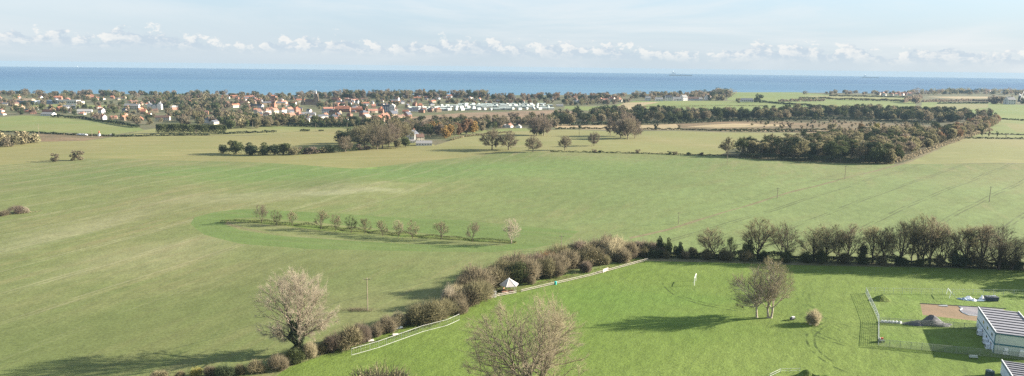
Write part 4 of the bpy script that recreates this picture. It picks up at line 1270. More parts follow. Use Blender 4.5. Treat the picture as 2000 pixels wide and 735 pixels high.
hr_ = random.Random(21)
cand = []
D = 900.0
while D < 1750:
    x = -1250.0 + hr_.uniform(0, 20)
    while x < 260:
        p = Vector((x + hr_.uniform(-6, 6), math.sqrt(max(1, D * D - min(x * x, D * D * 0.9))) + hr_.uniform(-9, 9), 0))
        x += hr_.uniform(15, 22)
        px, py = to_px(p)
        z = None
        for nm, zz in (('old', Z_OLD), ('mix', Z_MIX), ('est', Z_EST), ('sea', Z_SEA)):
            if inside((px, py), zz):
                z = nm
        if z is None or any(inside((px, py), k) for k in KEEP_OFF):
            continue
        if hr_.random() < {'old': 0.40, 'mix': 0.82, 'est': 0.36, 'sea': 0.72}[z]:
            continue
        cand.append((p, px, py, z))
    D += 30
hr_.shuffle(cand)
cand = cand[:285]
adj = {'terracotta': 'terracotta-roofed', 'brown': 'brown-roofed', 'slate': 'slate-roofed', 'pink': 'pink-tiled', 'pale': 'pale-roofed'}
for p, px, py, z in cand:
    roof = hr_.choice({'old': ['terracotta', 'brown', 'terracotta', 'terracotta', 'slate', 'pink', 'brown'], 'mix': ['brown', 'slate', 'terracotta', 'pale'], 'est': ['slate', 'pink', 'brown', 'terracotta', 'terracotta', 'slate'], 'sea': ['terracotta', 'brown', 'slate']}[z])
    wall = hr_.choice(['white', 'cream', 'brick', 'buff', 'brick', 'buff', 'grey'])
    kind = hr_.choice(['bungalow', 'bungalow', 'house', 'terrace'] if z == 'old' else ['house', 'bungalow', 'house', 'terrace'])
    rz = hr_.choice([0, 0.5, -0.4, 1.2, 1.57, 0.2]) + hr_.uniform(-0.12, 0.12)
    bx, row = zone_words(px, py)
    house(kind, G(p.x, p.y), rz, wall, roof, '%s %s with %s walls %s, %s' % (adj[roof], kind, wall, row, bx), 'village houses', hr_.randrange(2), hr_.uniform(0.62, 0.82))

# the new estate: terraces and pairs in ordered rows
est = [  # x, y foot, kind, angle deg, wall, roof, scale, words
    (505, 224, 'house', 60, 'cream', 'brown', 1, 'left-most'), (521, 223, 'house', 60, 'white', 'pink', 1, 'second'), (537, 222, 'house', 60, 'cream', 'pink', 1, 'third'), (552, 221, 'house', 60, 'white', 'terracotta', 1, 'fourth'), (566, 220, 'house', 60, 'white', 'pink', 1, 'fifth'),
    (579, 219, 'house', 60, 'brick', 'terracotta', 1, 'sixth'), (563, 231, 'terrace', 50, 'buff', 'pink', .9, 'long pink-tiled'), (585, 229, 'house', 60, 'brick', 'pink', 1, 'eighth'), (603, 229, 'terrace', 10, 'grey', 'pale', .9, 'grey-walled'), (522, 230, 'house', 0, 'white', 'brown', 1, 'white-fronted'),
    (640, 221, 'terrace', 5, 'white', 'slate', .8, 'slate-roofed white'), (670, 219, 'terrace', 0, 'brick', 'terracotta', 1.1, 'long red'), (697, 219, 'terrace', 0, 'brick', 'terracotta', .9, 'second long red'), (652, 236, 'house', 40, 'brick', 'slate', 1.1, 'slate-roofed brick'), (630, 233, 'terrace', 60, 'white', 'slate', .8, 'narrow slate-roofed'),
    (597, 238, 'bungalow', 0, 'cream', 'pale', 1, 'small pale'), (672, 240, 'bungalow', 0, 'white', 'pale', 1, 'low white'),
    (711, 227, 'house', 50, 'brick', 'slate', 1.1, 'tall slate-roofed'), (727, 221, 'terrace', 30, 'cream', 'pink', .8, 'salmon-roofed'), (745, 218, 'house', 45, 'white', 'terracotta', 1, 'white-gabled'), (716, 236, 'house', 60, 'buff', 'pale', 1.1, 'pale hipped'), (735, 233, 'terrace', 50, 'brick', 'brown', .7, 'brown-roofed brick'),
    (752, 236, 'house', 50, 'brick', 'pink', 1.2, 'large pink-roofed'), (741, 238, 'house', 50, 'buff', 'terracotta', 1.1, 'front terracotta'), (768, 230, 'house', 50, 'buff', 'slate', 1.2, 'slate-roofed buff'), (782, 232, 'terrace', 60, 'buff', 'brown', .7, 'buff-gabled'), (796, 231, 'house', 60, 'brick', 'slate', 1.1, 'narrow-gabled brick'),
    (770, 219, 'house', 20, 'white', 'brown', 1.1, 'white by the big block'), (826, 216, 'terrace', 0, 'cream', 'terracotta', .55, 'red-roofed left twin'), (845, 216, 'terrace', 0, 'cream', 'terracotta', .55, 'red-roofed right twin'), (808, 218, 'terrace', 0, 'grey', 'slate', .8, 'long slate-roofed')]
for k, (x, y, kd, a, wl, rf, s, wd) in enumerate(est):
    house(kd, P(x, y), rad(a), wl, rf, '%s %s of the red-tiled estate %s' % (wd, 'terrace' if kd == 'terrace' else 'house', zone_words(x, y)[0]), 'new estate houses', k % 2 if kd == 'house' else 0, s * 0.92)

# farmhouse, cottages and the white houses on the far fields
special = [(806, 272, 'house', 75, 'white', 'slate', 1.05, 'tall slate-roofed gabled house of the farm among the trees'), (820, 276, 'house', 20, 'cream', 'brown', .8, 'hip-roofed middle part of the farm buildings'),
           (828, 284, 'barn', 8, 'white', 'pale', 0.8, 'long low white barn on the edge of the stubble field'), (803, 279, 'bungalow', 10, 'white', 'pale', .6, 'small white outhouse left of the farm barn'),
           (985, 249, 'bungalow', 80, 'white', 'pale', .7, 'left cottage behind the joined pair of oaks'), (995, 249, 'bungalow', 70, 'white', 'pink', .8, 'middle white gabled cottage behind the oaks'), (1013, 250, 'bungalow', 80, 'white', 'pale', .7, 'right white gabled cottage behind the oaks'), (976, 248, 'bungalow', 70, 'buff', 'terracotta', .7, 'terracotta cottage at the left of the white cottages'),
           (1265, 197, 'house', 0, 'white', 'pale', 1.2, 'left-most white house above the tan field wedge'), (1287, 197.5, 'bungalow', 0, 'white', 'pale', 1.5, 'low white house right of the tan field wedge'), (1305, 197, 'house', 0, 'white', 'slate', 1.5, 'bright white block on the far field edge'), (1310, 196, 'house', 90, 'white', 'slate', 1.2, 'tall narrow white house on the far field edge'),
           (1322, 197, 'bungalow', 0, 'white', 'pale', 1.6, 'wide low white house on the far field edge'), (1335, 196.5, 'house', 30, 'white', 'pale', 1.5, 'white gabled house on the far field edge'), (1352, 196, 'barn', 0, 'grey', 'brown', 1.5, 'long brown-roofed barn on the far field edge'), (1362, 196, 'barn', 0, 'white', 'pale', 1.2, 'pale barn beside the brown-roofed barn'), (1382, 196, 'house', 60, 'white', 'brown', 1.6, 'white gabled house at the right of the far barns'),
           (1458, 199, 'barn', 0, 'white', 'slate', 1.5, 'long low white house left of the dark tree on the far fields'), (1478, 199, 'barn', 0, 'white', 'pale', .7, 'white shed beside the long low house'),
           (1971, 204, 'house', 5, 'white', 'pale', 2.0, 'white house below the windmill'),
           (761, 191, 'terrace', 0, 'white', 'pale', .9, 'large white building under the coastal trees'), (259, 213, 'terrace', 0, 'cream', 'pale', 1.0, 'cream two-storey block in the village centre'),
           (166, 221, 'barn', 20, 'white', 'pale', 1.0, 'grey-roofed hall in the middle of the left houses'), (95, 226.5, 'barn', -8, 'white', 'pale', .9, 'low white roof at the edge of the meadow'), (1093, 208, 'barn', 0, 'white', 'pale', .7, 'small white roof at the right end of the caravans')]
for (x, y, kd, a, wl, rf, s, lb) in special:
    house(kd, P(x, y), rad(a), wl, rf, lb, None, 0, s)
vr = random.Random(5)
for k in range(30):     # the hamlet on the right and houses along the coast
    if k < 16:
        x, y, bx = vr.uniform(1712, 1782), vr.uniform(184.5, 188), 'in the coastal hamlet left of the windmill'
    elif k < 22:
        x, y, bx = vr.uniform(1915, 1945), vr.uniform(178, 180.5), 'in the woods above the windmill'
    else:
        x, y, bx = vr.uniform(1120, 1210), vr.uniform(197, 201), 'left of the tan field wedge'
    wl, rf = vr.choice(['white', 'cream', 'brick']), vr.choice(['terracotta', 'brown', 'pink'])
    house('house', P(x, y), vr.uniform(0, 3), wl, rf, '%s house with %s walls %s' % (adj[rf], wl, bx), 'houses along the coast', k % 2, 1.1)

# the tall white gabled house
root = empty('manor_house', P(303, 214), rad(12), 'tall white house with three gables and chimneys among the village trees', 'house')
w = MB()
for k, (x, hgt) in enumerate(((-7, 9.5), (0, 8.0), (7, 10.5))):
    w.prism([(x - 3, -0.5), (x + 3, -0.5), (x + 3, hgt - 3), (x, hgt), (x - 3, hgt - 3)], -4.5 - k * 0.3, 4.5)
w.box((0, 0.2, 3.0), (19, 7.6, 6.6))
w.obj('wall', WALLS['white'], root)
r = MB()
for k, (x, hgt) in enumerate(((-7, 9.5), (0, 8.0), (7, 10.5))):
    r.prism([(x - 3.3, hgt - 3.2), (x, hgt + .1), (x + 3.3, hgt - 3.2), (x + 3.3, hgt - 2.95), (x, hgt + .35), (x - 3.3, hgt - 2.95)], -4.7, 4.8)
ro = r.obj('roof', ROOFS['slate'], root)
for x in (-8.2, 8.2):
    MB().box((x, 0, 10), (0.9, 1.2, 4.4)).obj('chimney', WALLS['white'], ro)

# school: flat-roofed halls
root = empty('school', P(122, 203), rad(2), 'long white flat-roofed school in front of the coastal trees', 'school')
w = MB()
w.box((8, 0, 3), (38, 14, 6.6))
w.cur = 1
for k in range(11):
    w.box((-9 + k * 3.3, -7.04, 3.2), (2.4, 0.06, 2.0))
w.obj('wall', [WALLS['white'], PANE], root)
MB().box((8, 0, 6.42), (38.8, 14.8, 0.22)).obj('roof', ROOFS['pale'], root)
MB().box((-17, 0.5, 2.6), (11.8, 12, 6.4)).obj('entrance_block', simple('blue_grey_cladding', (0.22, 0.28, 0.36)), root)
MB().box((30.5, 0.5, 2.2), (6.8, 9, 5.2)).obj('side_wing', WALLS['cream'], root)
root = empty('sports_hall', P(55, 203), 0, 'blue-grey sports hall with a tan pitched roof left of the school', 'hall')
MB().box((0, 0, 2.5), (32, 15, 5.8)).obj('wall', simple('hall_cladding', (0.16, 0.19, 0.24)), root)
r = MB().prism([(-7.8, 5.45), (0, 9), (7.8, 5.45)], -16.4, 9)
r.v = [(y, x, z) for x, y, z in r.v]
r.obj('roof', WALLS['buff'], root)
root = empty('school_annexe', P(79, 203), 0, 'low white block between the sports hall and the school', 'building')
MB().box((0, 0, 2.2), (10, 9, 5)).obj('wall', WALLS['white'], root)
MB().box((0, 0, 4.8), (10.6, 9.6, 0.2)).obj('roof', ROOFS['pale'], root)

# church with square tower and turret, and the small pointed spire
root = empty('church', P(618, 205), rad(8), 'brown stone church with a square buttressed tower and long dark nave', 'church')
st = simple('church_stone', (0.26, 0.19, 0.14), var=0.25, scale=0.4)
m_ = MB().box((0, 0, 9.5), (7, 7, 20), taper=0.88)
for sx in (-1, 1):
    for sy in (-1, 1):
        m_.box((sx * 3.5, sy * 3.5, 7), (1.3, 1.3, 15), taper=0.7)
        m_.tube((sx * 2.8, sy * 2.8, 19), (sx * 2.8, sy * 2.8, 22.5), 0.6, 0.05, 4)
m_.cur = 1
for sx, sy in ((0, -1), (1, 0), (-1, 0)):
    m_.box((sx * 3.16, sy * 3.16, 15), (1.6 if sx == 0 else 0.3, 1.6 if sy == 0 else 0.3, 3.2))
tw = m_.obj('tower', [st, PANE], root)
MB().tube((0, 0, 19.4), (0, 0, 27), 1.5, 0.05, 8).obj('spirelet', simple('lead_grey', (0.4, 0.4, 0.42)), tw)
MB().box((-11, 1, 2.6), (15, 8, 6)).obj('nave_wall', st, root)
r = MB().prism([(-4.5, 5.4), (0, 9.6), (4.5, 5.4)], -19, -3.2)
r.v = [(y, x + 1, z) for x, y, z in r.v]
r.obj('roof', ROOFS['brown'], root)
root = empty('chapel_spire', P(592, 205), 0.3, 'small pale stone chapel with a slender spire left of the church', 'church')
MB().box((0, 0, 5), (3.6, 3.6, 11)).obj('tower', WALLS['buff'], root)
MB().tube((0, 0, 10.4), (0, 0, 19), 2.4, 0.05, 8).obj('spire', WALLS['buff'], root)
MB().prism([(-3.5, -.4), (3.5, -.4), (3.5, 5), (0, 9), (-3.5, 5)], 2, 11).obj('nave', WALLS['buff'], root)

# big blue and white block
root = empty('apartment_block', P(760, 219), rad(4), 'tall three-storey block, blue-black and white, in the new estate', 'apartment block')
MB().box((-4.5, 0, 5), (10, 11, 11)).obj('wall', simple('navy_cladding', (0.04, 0.06, 0.11)), root)
w = MB()
w.prism([(1, -.5), (9, -.5), (9, 10), (5, 12.5), (1, 10)], -5.8, 5.4)
w.cur = 1
for z in (1.5, 4.3, 7.1):
    for x in (2.4, 5, 7.6):
        w.box((x, -5.84, z + .5), (1.1, 0.06, 1.5))
w.obj('gabled_wing', [WALLS['white'], PANE], root)
for x in (-8, -4.5, -1.2):
    for z in (2, 4.8, 7.6):
        MB().box((x, -5.55, z), (1.8, 0.1, 1.7)).obj('window', WALLS['white'], root)
MB().box((-4.5, 0, 10.75), (10.6, 11.6, 0.5)).obj('roof', ROOFS['slate'], root)

# static caravans
cw = MB()
cw.box((0, 0, 1.55), (9.5, 3.4, 2.1))
cw.cur = 1
for x in (-3.6, -1.4, 1.2, 3.6):
    for sy in (-1, 1):
        cw.box((x, sy * 1.72, 1.8), (1.2, 0.06, 0.8))
cw.box((4.77, 0, 1.8), (0.06, 2.2, 0.9))
cwm = cw.mesh('body', [simple('caravan_cream', (0.36, 0.37, 0.36), var=0.06, rnd=0.08), PANE])
cr = MB().prism([(-1.9, 2.58), (0, 3.3), (1.9, 2.58)], -4.9, 4.9)
cr.v = [(y, x, z) for x, y, z in cr.v]
crm = cr.mesh('roof', simple('caravan_roof', (0.36, 0.42, 0.40), var=0.1, rnd=0.25))
csm = MB().box((0, 0, 0.25), (9.0, 3.0, 0.5)).mesh('skirt', simple('caravan_skirt', (0.2, 0.2, 0.2)))
k = 0
for row, (xa, xb, ya, yb) in enumerate([(800, 880, 213, 212), (800, 1085, 216.5, 214), (855, 1083, 211, 210.8), (862, 1080, 208.2, 208), (900, 1072, 205.5, 205.5)]):
    x = xa
    while x < xb:
        y = ya + (yb - ya) * (x - xa) / (xb - xa) + hr_.uniform(-0.5, 0.5)
        c = empty('static_caravan', P(x, y), rad(hr_.choice([15, 15, 60, 75])) + hr_.uniform(-0.1, 0.1),
                  'white static caravan with grey-green roof, %s row, %s part of the holiday park' % (['short extra', 'front', 'second', 'third', 'rear'][row], 'left' if x < 930 else 'middle' if x < 1010 else 'right'),
                  'caravan', 'static caravans of the holiday park')
        for nm, me_ in (('body', cwm), ('roof', crm), ('skirt', csm)):
            link(bpy.data.objects.new(nm, me_), c)
        c.scale = (1.12,) * 3
        x += hr_.uniform(8.5, 14)
        k += 1

# windmill
root = empty('windmill', P(1991, 199), rad(20), 'black smock windmill with white sails at the right edge', 'windmill')
MB().tube((0, 0, -1), (0, 0, 14), 4.6, 3.0, 8).obj('tower', simple('tarred_boards', (0.03, 0.03, 0.035)), root)
MB().tube((0, 0, 13.9), (0, 0, 17), 3.2, 0.6, 8).obj('cap', WHITE, root)
hub = MB().tube((0, -2.5, 15), (0, -5.0, 15), 0.5, 0.5, 8).obj('hub', WHITE, root)
for k in range(4):
    a = rad(20 + 90 * k)
    s = MB()
    s.prism([(-0.2, 0.3), (0.2, 0.3), (0.25, 12), (-0.25, 12)], -0.15, 0.15)
    for j in range(9):
        s.prism([(0.2, 2.5 + j), (1.9, 2.5 + j), (1.9, 3.2 + j), (0.2, 3.2 + j)], -0.08, 0.08)
    so_ = s.obj('sail', WHITE, hub)
    so_.location = (0, -4.6, 15)
    so_.rotation_euler = (0, a, 0)
MB().tube((3.5, 2, -1), (6.5, 3, 9), 2.0, 0.4, 6).obj('fantail_stage', WHITE, root)

# ships near the horizon
def ship(x, y, L, label, hullc):
    p = P(x, y, -14.0)
    root = empty('ship', p, 0.1, label, 'ship')
    h = MB()
    h.prism([(-L / 2, 2), (-L / 2 + L * .06, -1), (L / 2 - L * .08, -1), (L / 2, 3.5 + L * 0.02), (L / 2 - L * .1, L * 0.045), (-L / 2, L * 0.045)], -L * 0.07, L * 0.07)
    h.obj('hull', simple('hull_' + hullc, {'dark': (0.10, 0.12, 0.16), 'white': (0.8, 0.8, 0.8)}[hullc]), root)
    MB().box((-L * 0.33, 0, L * 0.09), (L * 0.12, L * 0.11, L * 0.10)).box((-L * 0.34, 0, L * 0.155), (L * 0.06, L * 0.08, L * 0.03)).obj('bridge', WHITE, root)
    MB().tube((-L * 0.34, 0, L * 0.16), (-L * 0.34, 0, L * 0.22), L * 0.012, L * 0.008, 6).obj('mast', WHITE, root)


ship(155, 131.5, 95, 'small white ship on the horizon far left', 'white')
ship(1330, 148.5, 300, 'long dark cargo ship low on the horizon, right of the middle', 'dark')
ship(1700, 152.6, 230, 'faint dark ship on the horizon towards the right', 'dark')

# ------------------------------------------------------------------ trees of the village, the woods and the coast
tr_ = random.Random(77)
cname = {'brown': 'brown bare', 'olive': 'olive', 'mauve': 'mauve bare', 'dark': 'dark evergreen', 'green': 'green', 'russet': 'russet', 'gold': 'golden', 'hazel': 'beige', 'yellow': 'yellowish'}


MERGE = {}


def mesh_arrays(me):
    v = np.empty(len(me.vertices) * 3, np.float32)
    me.vertices.foreach_get('co', v)
    li = np.empty(len(me.loops), np.int32)
    me.loops.foreach_get('vertex_index', li)
    lt = np.empty(len(me.polygons), np.int32)
    me.polygons.foreach_get('loop_total', lt)
    return v.reshape(-1, 3), li, lt


ARR = {}


def merge_plant(group, key, pos, h, wk, colour):
    lst = PROTO[key]
    ph, pw, (tr, cr) = lst[tr_.randrange(len(lst))]
    s, rz = h / ph, tr_.uniform(0, 6.28)
    for me_, mk in ((tr, 'bark'), (cr, colour)):
        if me_ is None:
            continue
        if me_.name not in ARR:
            ARR[me_.name] = mesh_arrays(me_)
        v, li, lt = ARR[me_.name]
        ca, sa = math.cos(rz) * s * wk, math.sin(rz) * s * wk
        w = np.stack([v[:, 0] * ca - v[:, 1] * sa + pos[0], v[:, 0] * sa + v[:, 1] * ca + pos[1], v[:, 2] * s + pos[2] - 0.05], 1)
        MERGE.setdefault((group, mk), []).append((w, li, lt))


def flush_merge(names):
    for gname in sorted({g for g, _ in MERGE}):
        V, LI, LT, MI_, mats, off = [], [], [], [], [], 0
        for (g, mk), items in MERGE.items():
            if g != gname:
                continue
            mats.append(BARK if mk == 'bark' else FOL[mk])
            for w, li, lt in items:
                V.append(w)
                LI.append(li + off)
                LT.append(lt)
                MI_.append(np.full(len(lt), len(mats) - 1, np.int32))
                off += len(w)
        V, LI, LT, MI_ = np.vstack(V), np.concatenate(LI), np.concatenate(LT), np.concatenate(MI_)
        me_ = bpy.data.meshes.new(names[gname])
        me_.vertices.add(len(V))
        me_.vertices.foreach_set('co', V.astype(np.float32).ravel())
        me_.loops.add(len(LI))
        me_.loops.foreach_set('vertex_index', LI)
        me_.polygons.add(len(LT))
        me_.polygons.foreach_set('loop_start', np.concatenate([[0], np.cumsum(LT)[:-1]]).astype(np.int32))
        me_.polygons.foreach_set('loop_total', LT)
        me_.polygons.foreach_set('material_index', MI_)
        for m_ in mats:
            me_.materials.append(m_)
        me_.update(calc_edges=True)
        tag(link(bpy.data.objects.new(names[gname], me_)), kind='stuff')


def grove(poly, n, keys, cols, hr0, hr1, name, where, group, wk=(0.85, 1.2), cap_w=None, min_d=8.0, cat='tree', keep=0):
    xs = [q[0] for q in poly]
    ys = [q[1] for q in poly]
    # even in the world, not in the picture
    W3 = [P(x, y, 0) for x, y in poly]
    x0, x1 = min(p.x for p in W3), max(p.x for p in W3)
    y0, y1 = min(p.y for p in W3), max(p.y for p in W3)
    wp = [(p.x, p.y) for p in W3]
    got, tries = [], 0
    while len(got) < n and tries < n * 60:
        tries += 1
        q = (tr_.uniform(x0, x1), tr_.uniform(y0, y1))
        if not inside(q, wp) or any((q[0] - g[0]) ** 2 + (q[1] - g[1]) ** 2 < min_d ** 2 for g in got):
            continue
        got.append(q)
    got.sort(key=lambda q: math.hypot(*q))
    for gi, q in enumerate(got):
        px, py = to_px((q[0], q[1], 0))
        c_ = tr_.choice(cols)
        key = tr_.choice(keys)
        if gi >= keep:
            merge_plant(group, key, G(*q), tr_.uniform(hr0, hr1), tr_.uniform(*wk), c_)
            continue
        wtxt = where(px, py) if callable(where) else where
        plant(key, name, G(*q), tr_.uniform(hr0, hr1), tr_.uniform(*wk), c_, '%s tree %s' % (cname[c_], wtxt), cat, group)


def vill(px, py):
    bx, row = zone_words(px, py)
    return '%s of the village, %s' % (row, bx)


grove([(330, 190), (440, 190), (440, 212), (500, 226), (515, 248), (445, 250), (440, 244), (330, 244), (325, 215), (300, 196)], 190, ['fartree'], ['brown', 'olive', 'mauve', 'dark', 'green', 'brown', 'hazel'], 8, 13, 'tree', vill, 'village trees', keep=30)
grove([(440, 230), (520, 238), (555, 236), (565, 246), (500, 252), (445, 253)], 40, ['fartree', 'leafy'], ['brown', 'olive', 'dark', 'green', 'hazel'], 8, 13, 'tree', vill, 'village trees', keep=12, min_d=6)
grove([(-60, 190), (330, 192), (330, 250), (260, 246), (170, 231), (60, 225), (-60, 226)], 170, ['fartree'], ['brown', 'olive', 'dark', 'green', 'mauve', 'hazel'], 5.5, 10.5, 'tree', vill, 'village trees', min_d=9, keep=22)
grove([(440, 190), (860, 191), (860, 205), (700, 214), (600, 214), (500, 218), (440, 212)], 130, ['fartree'], ['brown', 'olive', 'dark', 'mauve', 'hazel'], 6.5, 11, 'tree', vill, 'village trees', min_d=9, keep=12)
grove([(555, 236), (640, 238), (720, 240), (720, 247), (640, 248), (560, 246)], 60, ['fartree', 'leafy'], ['olive', 'green', 'dark', 'hazel', 'brown'], 6, 10, 'tree', vill, 'village trees', min_d=6, keep=14)
for k, (x, y, hp, c_, wk) in enumerate([(733, 244, 22, 'dark', .5), (718, 246, 16, 'green', .9), (700, 247, 14, 'dark', 1.1), (745, 246, 18, 'green', .8), (810, 242, 12, 'dark', 1.0), (713, 222, 18, 'dark', .8), (538, 243, 20, 'gold', 1.0), (522, 222, 14, 'russet', .8), (555, 245, 24, 'olive', 1.0), (405, 188, 13, 'dark', .8), (169, 187, 9, 'dark', 1), (155, 186, 9, 'mauve', 1)]):
    one('fartree', x, y, hp, wk, c_, ['tall dark cypress-like tree', 'green tree', 'dark tree', 'green rounded tree', 'dark bushy tree', 'dark tree between the red roofs', 'golden tree', 'small russet tree', 'broad olive tree', 'tall dark pine on the skyline', 'dark round tree on the skyline', 'mauve tree on the skyline'][k] + ' ' + zone_words(x, y)[0], 'tree')

# wood round the farm and the cottages
wood1 = lambda px, py: 'in the wood between the farmhouse and the earth heaps' + (', left side' if px < 850 else ', middle' if px < 960 else ', right side')
grove([(790, 262), (850, 270), (905, 262), (945, 257), (1040, 247), (1085, 250), (1090, 236), (1000, 236), (860, 241), (770, 241), (720, 247), (760, 262)], 120, ['woodtree', 'leafy', 'fartree'], ['brown', 'olive', 'dark', 'hazel', 'mauve', 'brown', 'green'], 8, 13, 'tree', wood1, 'trees around the farm', min_d=6.5, keep=28)
for k, (x, y, hp, c_, wk) in enumerate([(846, 262, 26, 'gold', .9), (858, 264, 24, 'gold', .8), (872, 270, 26, 'gold', 1.0), (888, 266, 22, 'olive', .9), (897, 264, 26, 'russet', .9), (912, 263, 30, 'russet', 1.0), (923, 262, 28, 'gold', .9), (836, 254, 16, 'russet', 1.3), (880, 268, 26, 'gold', .8)]):
    one('leafy', x, y, hp, wk, c_, ['golden oak just behind the farm roof', 'second golden oak behind the farm', 'golden oak with a clear trunk by the garden', 'olive oak beside the golden one', 'rust brown oak in the garden row', 'tall rust oak in the garden row', 'golden oak at the right end of the garden row', 'low russet tree above the farmhouse', 'small golden oak by the lawn'][k], 'tree', group='autumn oaks by the farm')
# scrub on the earthworks
grove([(760, 240), (1050, 236), (1120, 224), (1060, 224), (900, 232), (780, 234)], 26, ['fartree'], ['brown', 'olive', 'mauve', 'dark'], 2.5, 6, 'bush', 'on the brown earth heaps below the caravans', 'bushes on the earth heaps', cat='bush', keep=26)

# the long band of wood
bandw = lambda px, py: 'in the dark wood band, ' + ('below the caravans' if px < 1180 else 'behind the round clump' if px < 1300 else 'above the tan strips' if px < 1420 else 'below the low white house' if px < 1560 else 'above the brown scrub' if px < 1750 else 'towards the windmill') + (', front edge' if py > 232 else ', back')
grove([(1060, 246), (1075, 236), (1120, 224), (1180, 221), (1320, 224), (1480, 224), (1640, 219), (1800, 219), (1950, 232), (1940, 240), (1830, 240), (1640, 233), (1440, 235), (1320, 241), (1190, 244)], 420, ['leafy', 'woodtree', 'leafy', 'fartree'], ['dark', 'green', 'olive', 'dark', 'green', 'hazel', 'dark', 'brown'], 10, 16, 'tree', bandw, 'trees of the dark wood band', min_d=6.5, keep=48)
one('pine', 1277, 240, 33, 1.1, 'dark', 'flat-topped cedar standing above the dark wood band', 'tree')
# front pine wood
frontw = lambda px, py: 'in the pine wood before the green crop, ' + ('left end' if px < 1500 else 'middle' if px < 1600 else 'right part' if px < 1700 else 'right end') + (', front edge' if py > 304 else ', inside')
grove([(1442, 307), (1500, 311), (1640, 317), (1740, 320), (1755, 312), (1700, 301), (1600, 297), (1500, 297), (1450, 299)], 80, ['woodtree', 'leafy', 'pine', 'pine'], ['dark', 'olive', 'green', 'hazel', 'olive', 'green'], 12, 17, 'tree', frontw, 'trees of the pine wood', min_d=4.5, keep=42)
grove([(1500, 297), (1600, 297), (1700, 301), (1760, 306), (1800, 290), (1880, 268), (1840, 262), (1700, 270), (1560, 280)], 150, ['pine', 'woodtree', 'pine', 'leafy'], ['dark', 'green', 'green', 'brown', 'olive', 'olive'], 10, 15, 'tree', frontw, 'trees of the pine wood', min_d=7)
grove([(1700, 301), (1750, 318), (1800, 298), (1880, 271), (1930, 256), (1950, 240), (1920, 240), (1880, 255), (1800, 278)], 130, ['woodtree', 'leafy'], ['mauve', 'brown', 'olive', 'brown', 'olive', 'russet', 'hazel'], 9, 13.5, 'tree', lambda px, py: 'along the path edge of the wood at the right, ' + ('near end' if py > 295 else 'middle' if py > 268 else 'far end'), 'trees along the path edge', min_d=5, keep=30)
grove([(1440, 240), (1640, 237), (1860, 247), (1890, 262), (1700, 262), (1560, 258), (1500, 252)], 150, ['fartree'], ['olive', 'brown', 'dark', 'mauve', 'hazel', 'brown'], 2.0, 4.5, 'bush', 'scattered on the brown scrub between the two woods', 'scrub bushes', cat='bush', min_d=5, keep=40)
for k, (x, y, hp, c_) in enumerate([(1624, 256, 14, 'olive'), (1640, 257, 10, 'olive'), (1680, 256, 16, 'gold'), (1713, 257, 15, 'yellow'), (1133, 251, 9, 'dark'), (1282, 254, 11, 'dark'), (1326, 252, 8, 'brown'), (1121, 252, 5, 'dark'), (1500, 257, 5, 'dark')]):
    one('fartree', x, y, hp, 1.2 if k < 2 else .9, c_, ['wide olive thicket', 'second olive thicket', 'golden bush', 'bright yellow-green bush', 'dark round bush by the round clump', 'lone dark bush on the long hedge', 'brown bush at the right of the tan strip', 'small dark bush on the long hedge', 'dark low bush on the hedge'][k] + ' at the ' + ['scrub edge, left', 'scrub edge, right', 'scrub edge before the pines', 'scrub edge by the wood', 'tan strip left', 'tan strip middle', 'tan strip right', 'tan strip far left', 'scrub foot'][k], 'bush')

# bigger coastal trees in front of the sea
coastw = lambda px, py: 'against the sea ' + ('right behind the church' if px < 700 else 'left of the white coastal building' if px < 760 else 'behind the estate' if px < 860 else 'above the caravans' if px < 1000 else 'left of the tan wedge')
grove([(632, 192), (700, 194), (860, 194), (950, 193), (950, 190), (860, 189), (640, 188.5)], 90, ['fartree'], ['brown', 'olive', 'mauve', 'dark'], 14, 19.5, 'tree', coastw, 'tall coastal trees', min_d=9, wk=(0.8, 1.1), keep=14)
grove([(950, 196), (1190, 197), (1190, 189), (950, 190)], 90, ['fartree'], ['brown', 'mauve', 'mauve', 'dark', 'russet'], 9, 14, 'tree', coastw, 'tall coastal trees', min_d=9, keep=6)
grove([(870, 204), (1080, 203.5), (1080, 199), (870, 198)], 45, ['fartree'], ['brown', 'mauve', 'russet', 'dark'], 6, 10, 'tree', 'right behind the caravans', 'village trees', min_d=10)
grove([(1100, 207), (1230, 203), (1230, 198), (1100, 199)], 40, ['fartree'], ['brown', 'mauve', 'olive', 'dark'], 7, 12, 'tree', 'among the houses left of the tan wedge', 'village trees', min_d=12)
for k, (x, y, hp, c_) in enumerate([(1483, 201, 16, 'dark'), (1476, 200, 10, 'dark'), (1387, 197, 12, 'dark'), (1401, 197, 10, 'brown'), (1787, 202, 14, 'mauve'), (1793, 202, 10, 'brown'), (1945, 203, 15, 'mauve'), (1956, 203, 14, 'brown'), (1936, 203, 12, 'mauve'), (1979, 204, 10, 'brown'), (1998, 203, 10, 'dark'), (1441, 201, 9, 'mauve')]):
    one('fartree', x, y, hp, 1.0, c_, ['tall dark tree right of the low white house', 'dark tree touching the low white house', 'dark tree by the far white gabled house', 'brown tree right of the far white gabled house', 'mauve tree on the hedge corner of the far fields', 'brown tree on the hedge corner of the far fields', 'tall mauve tree left of the white mill house', 'brown tree beside the white mill house', 'left-most mauve tree by the mill house', 'small brown tree between house and windmill', 'dark tree at the right edge below the windmill', 'mauve tree left of the low white house'][k], 'tree')


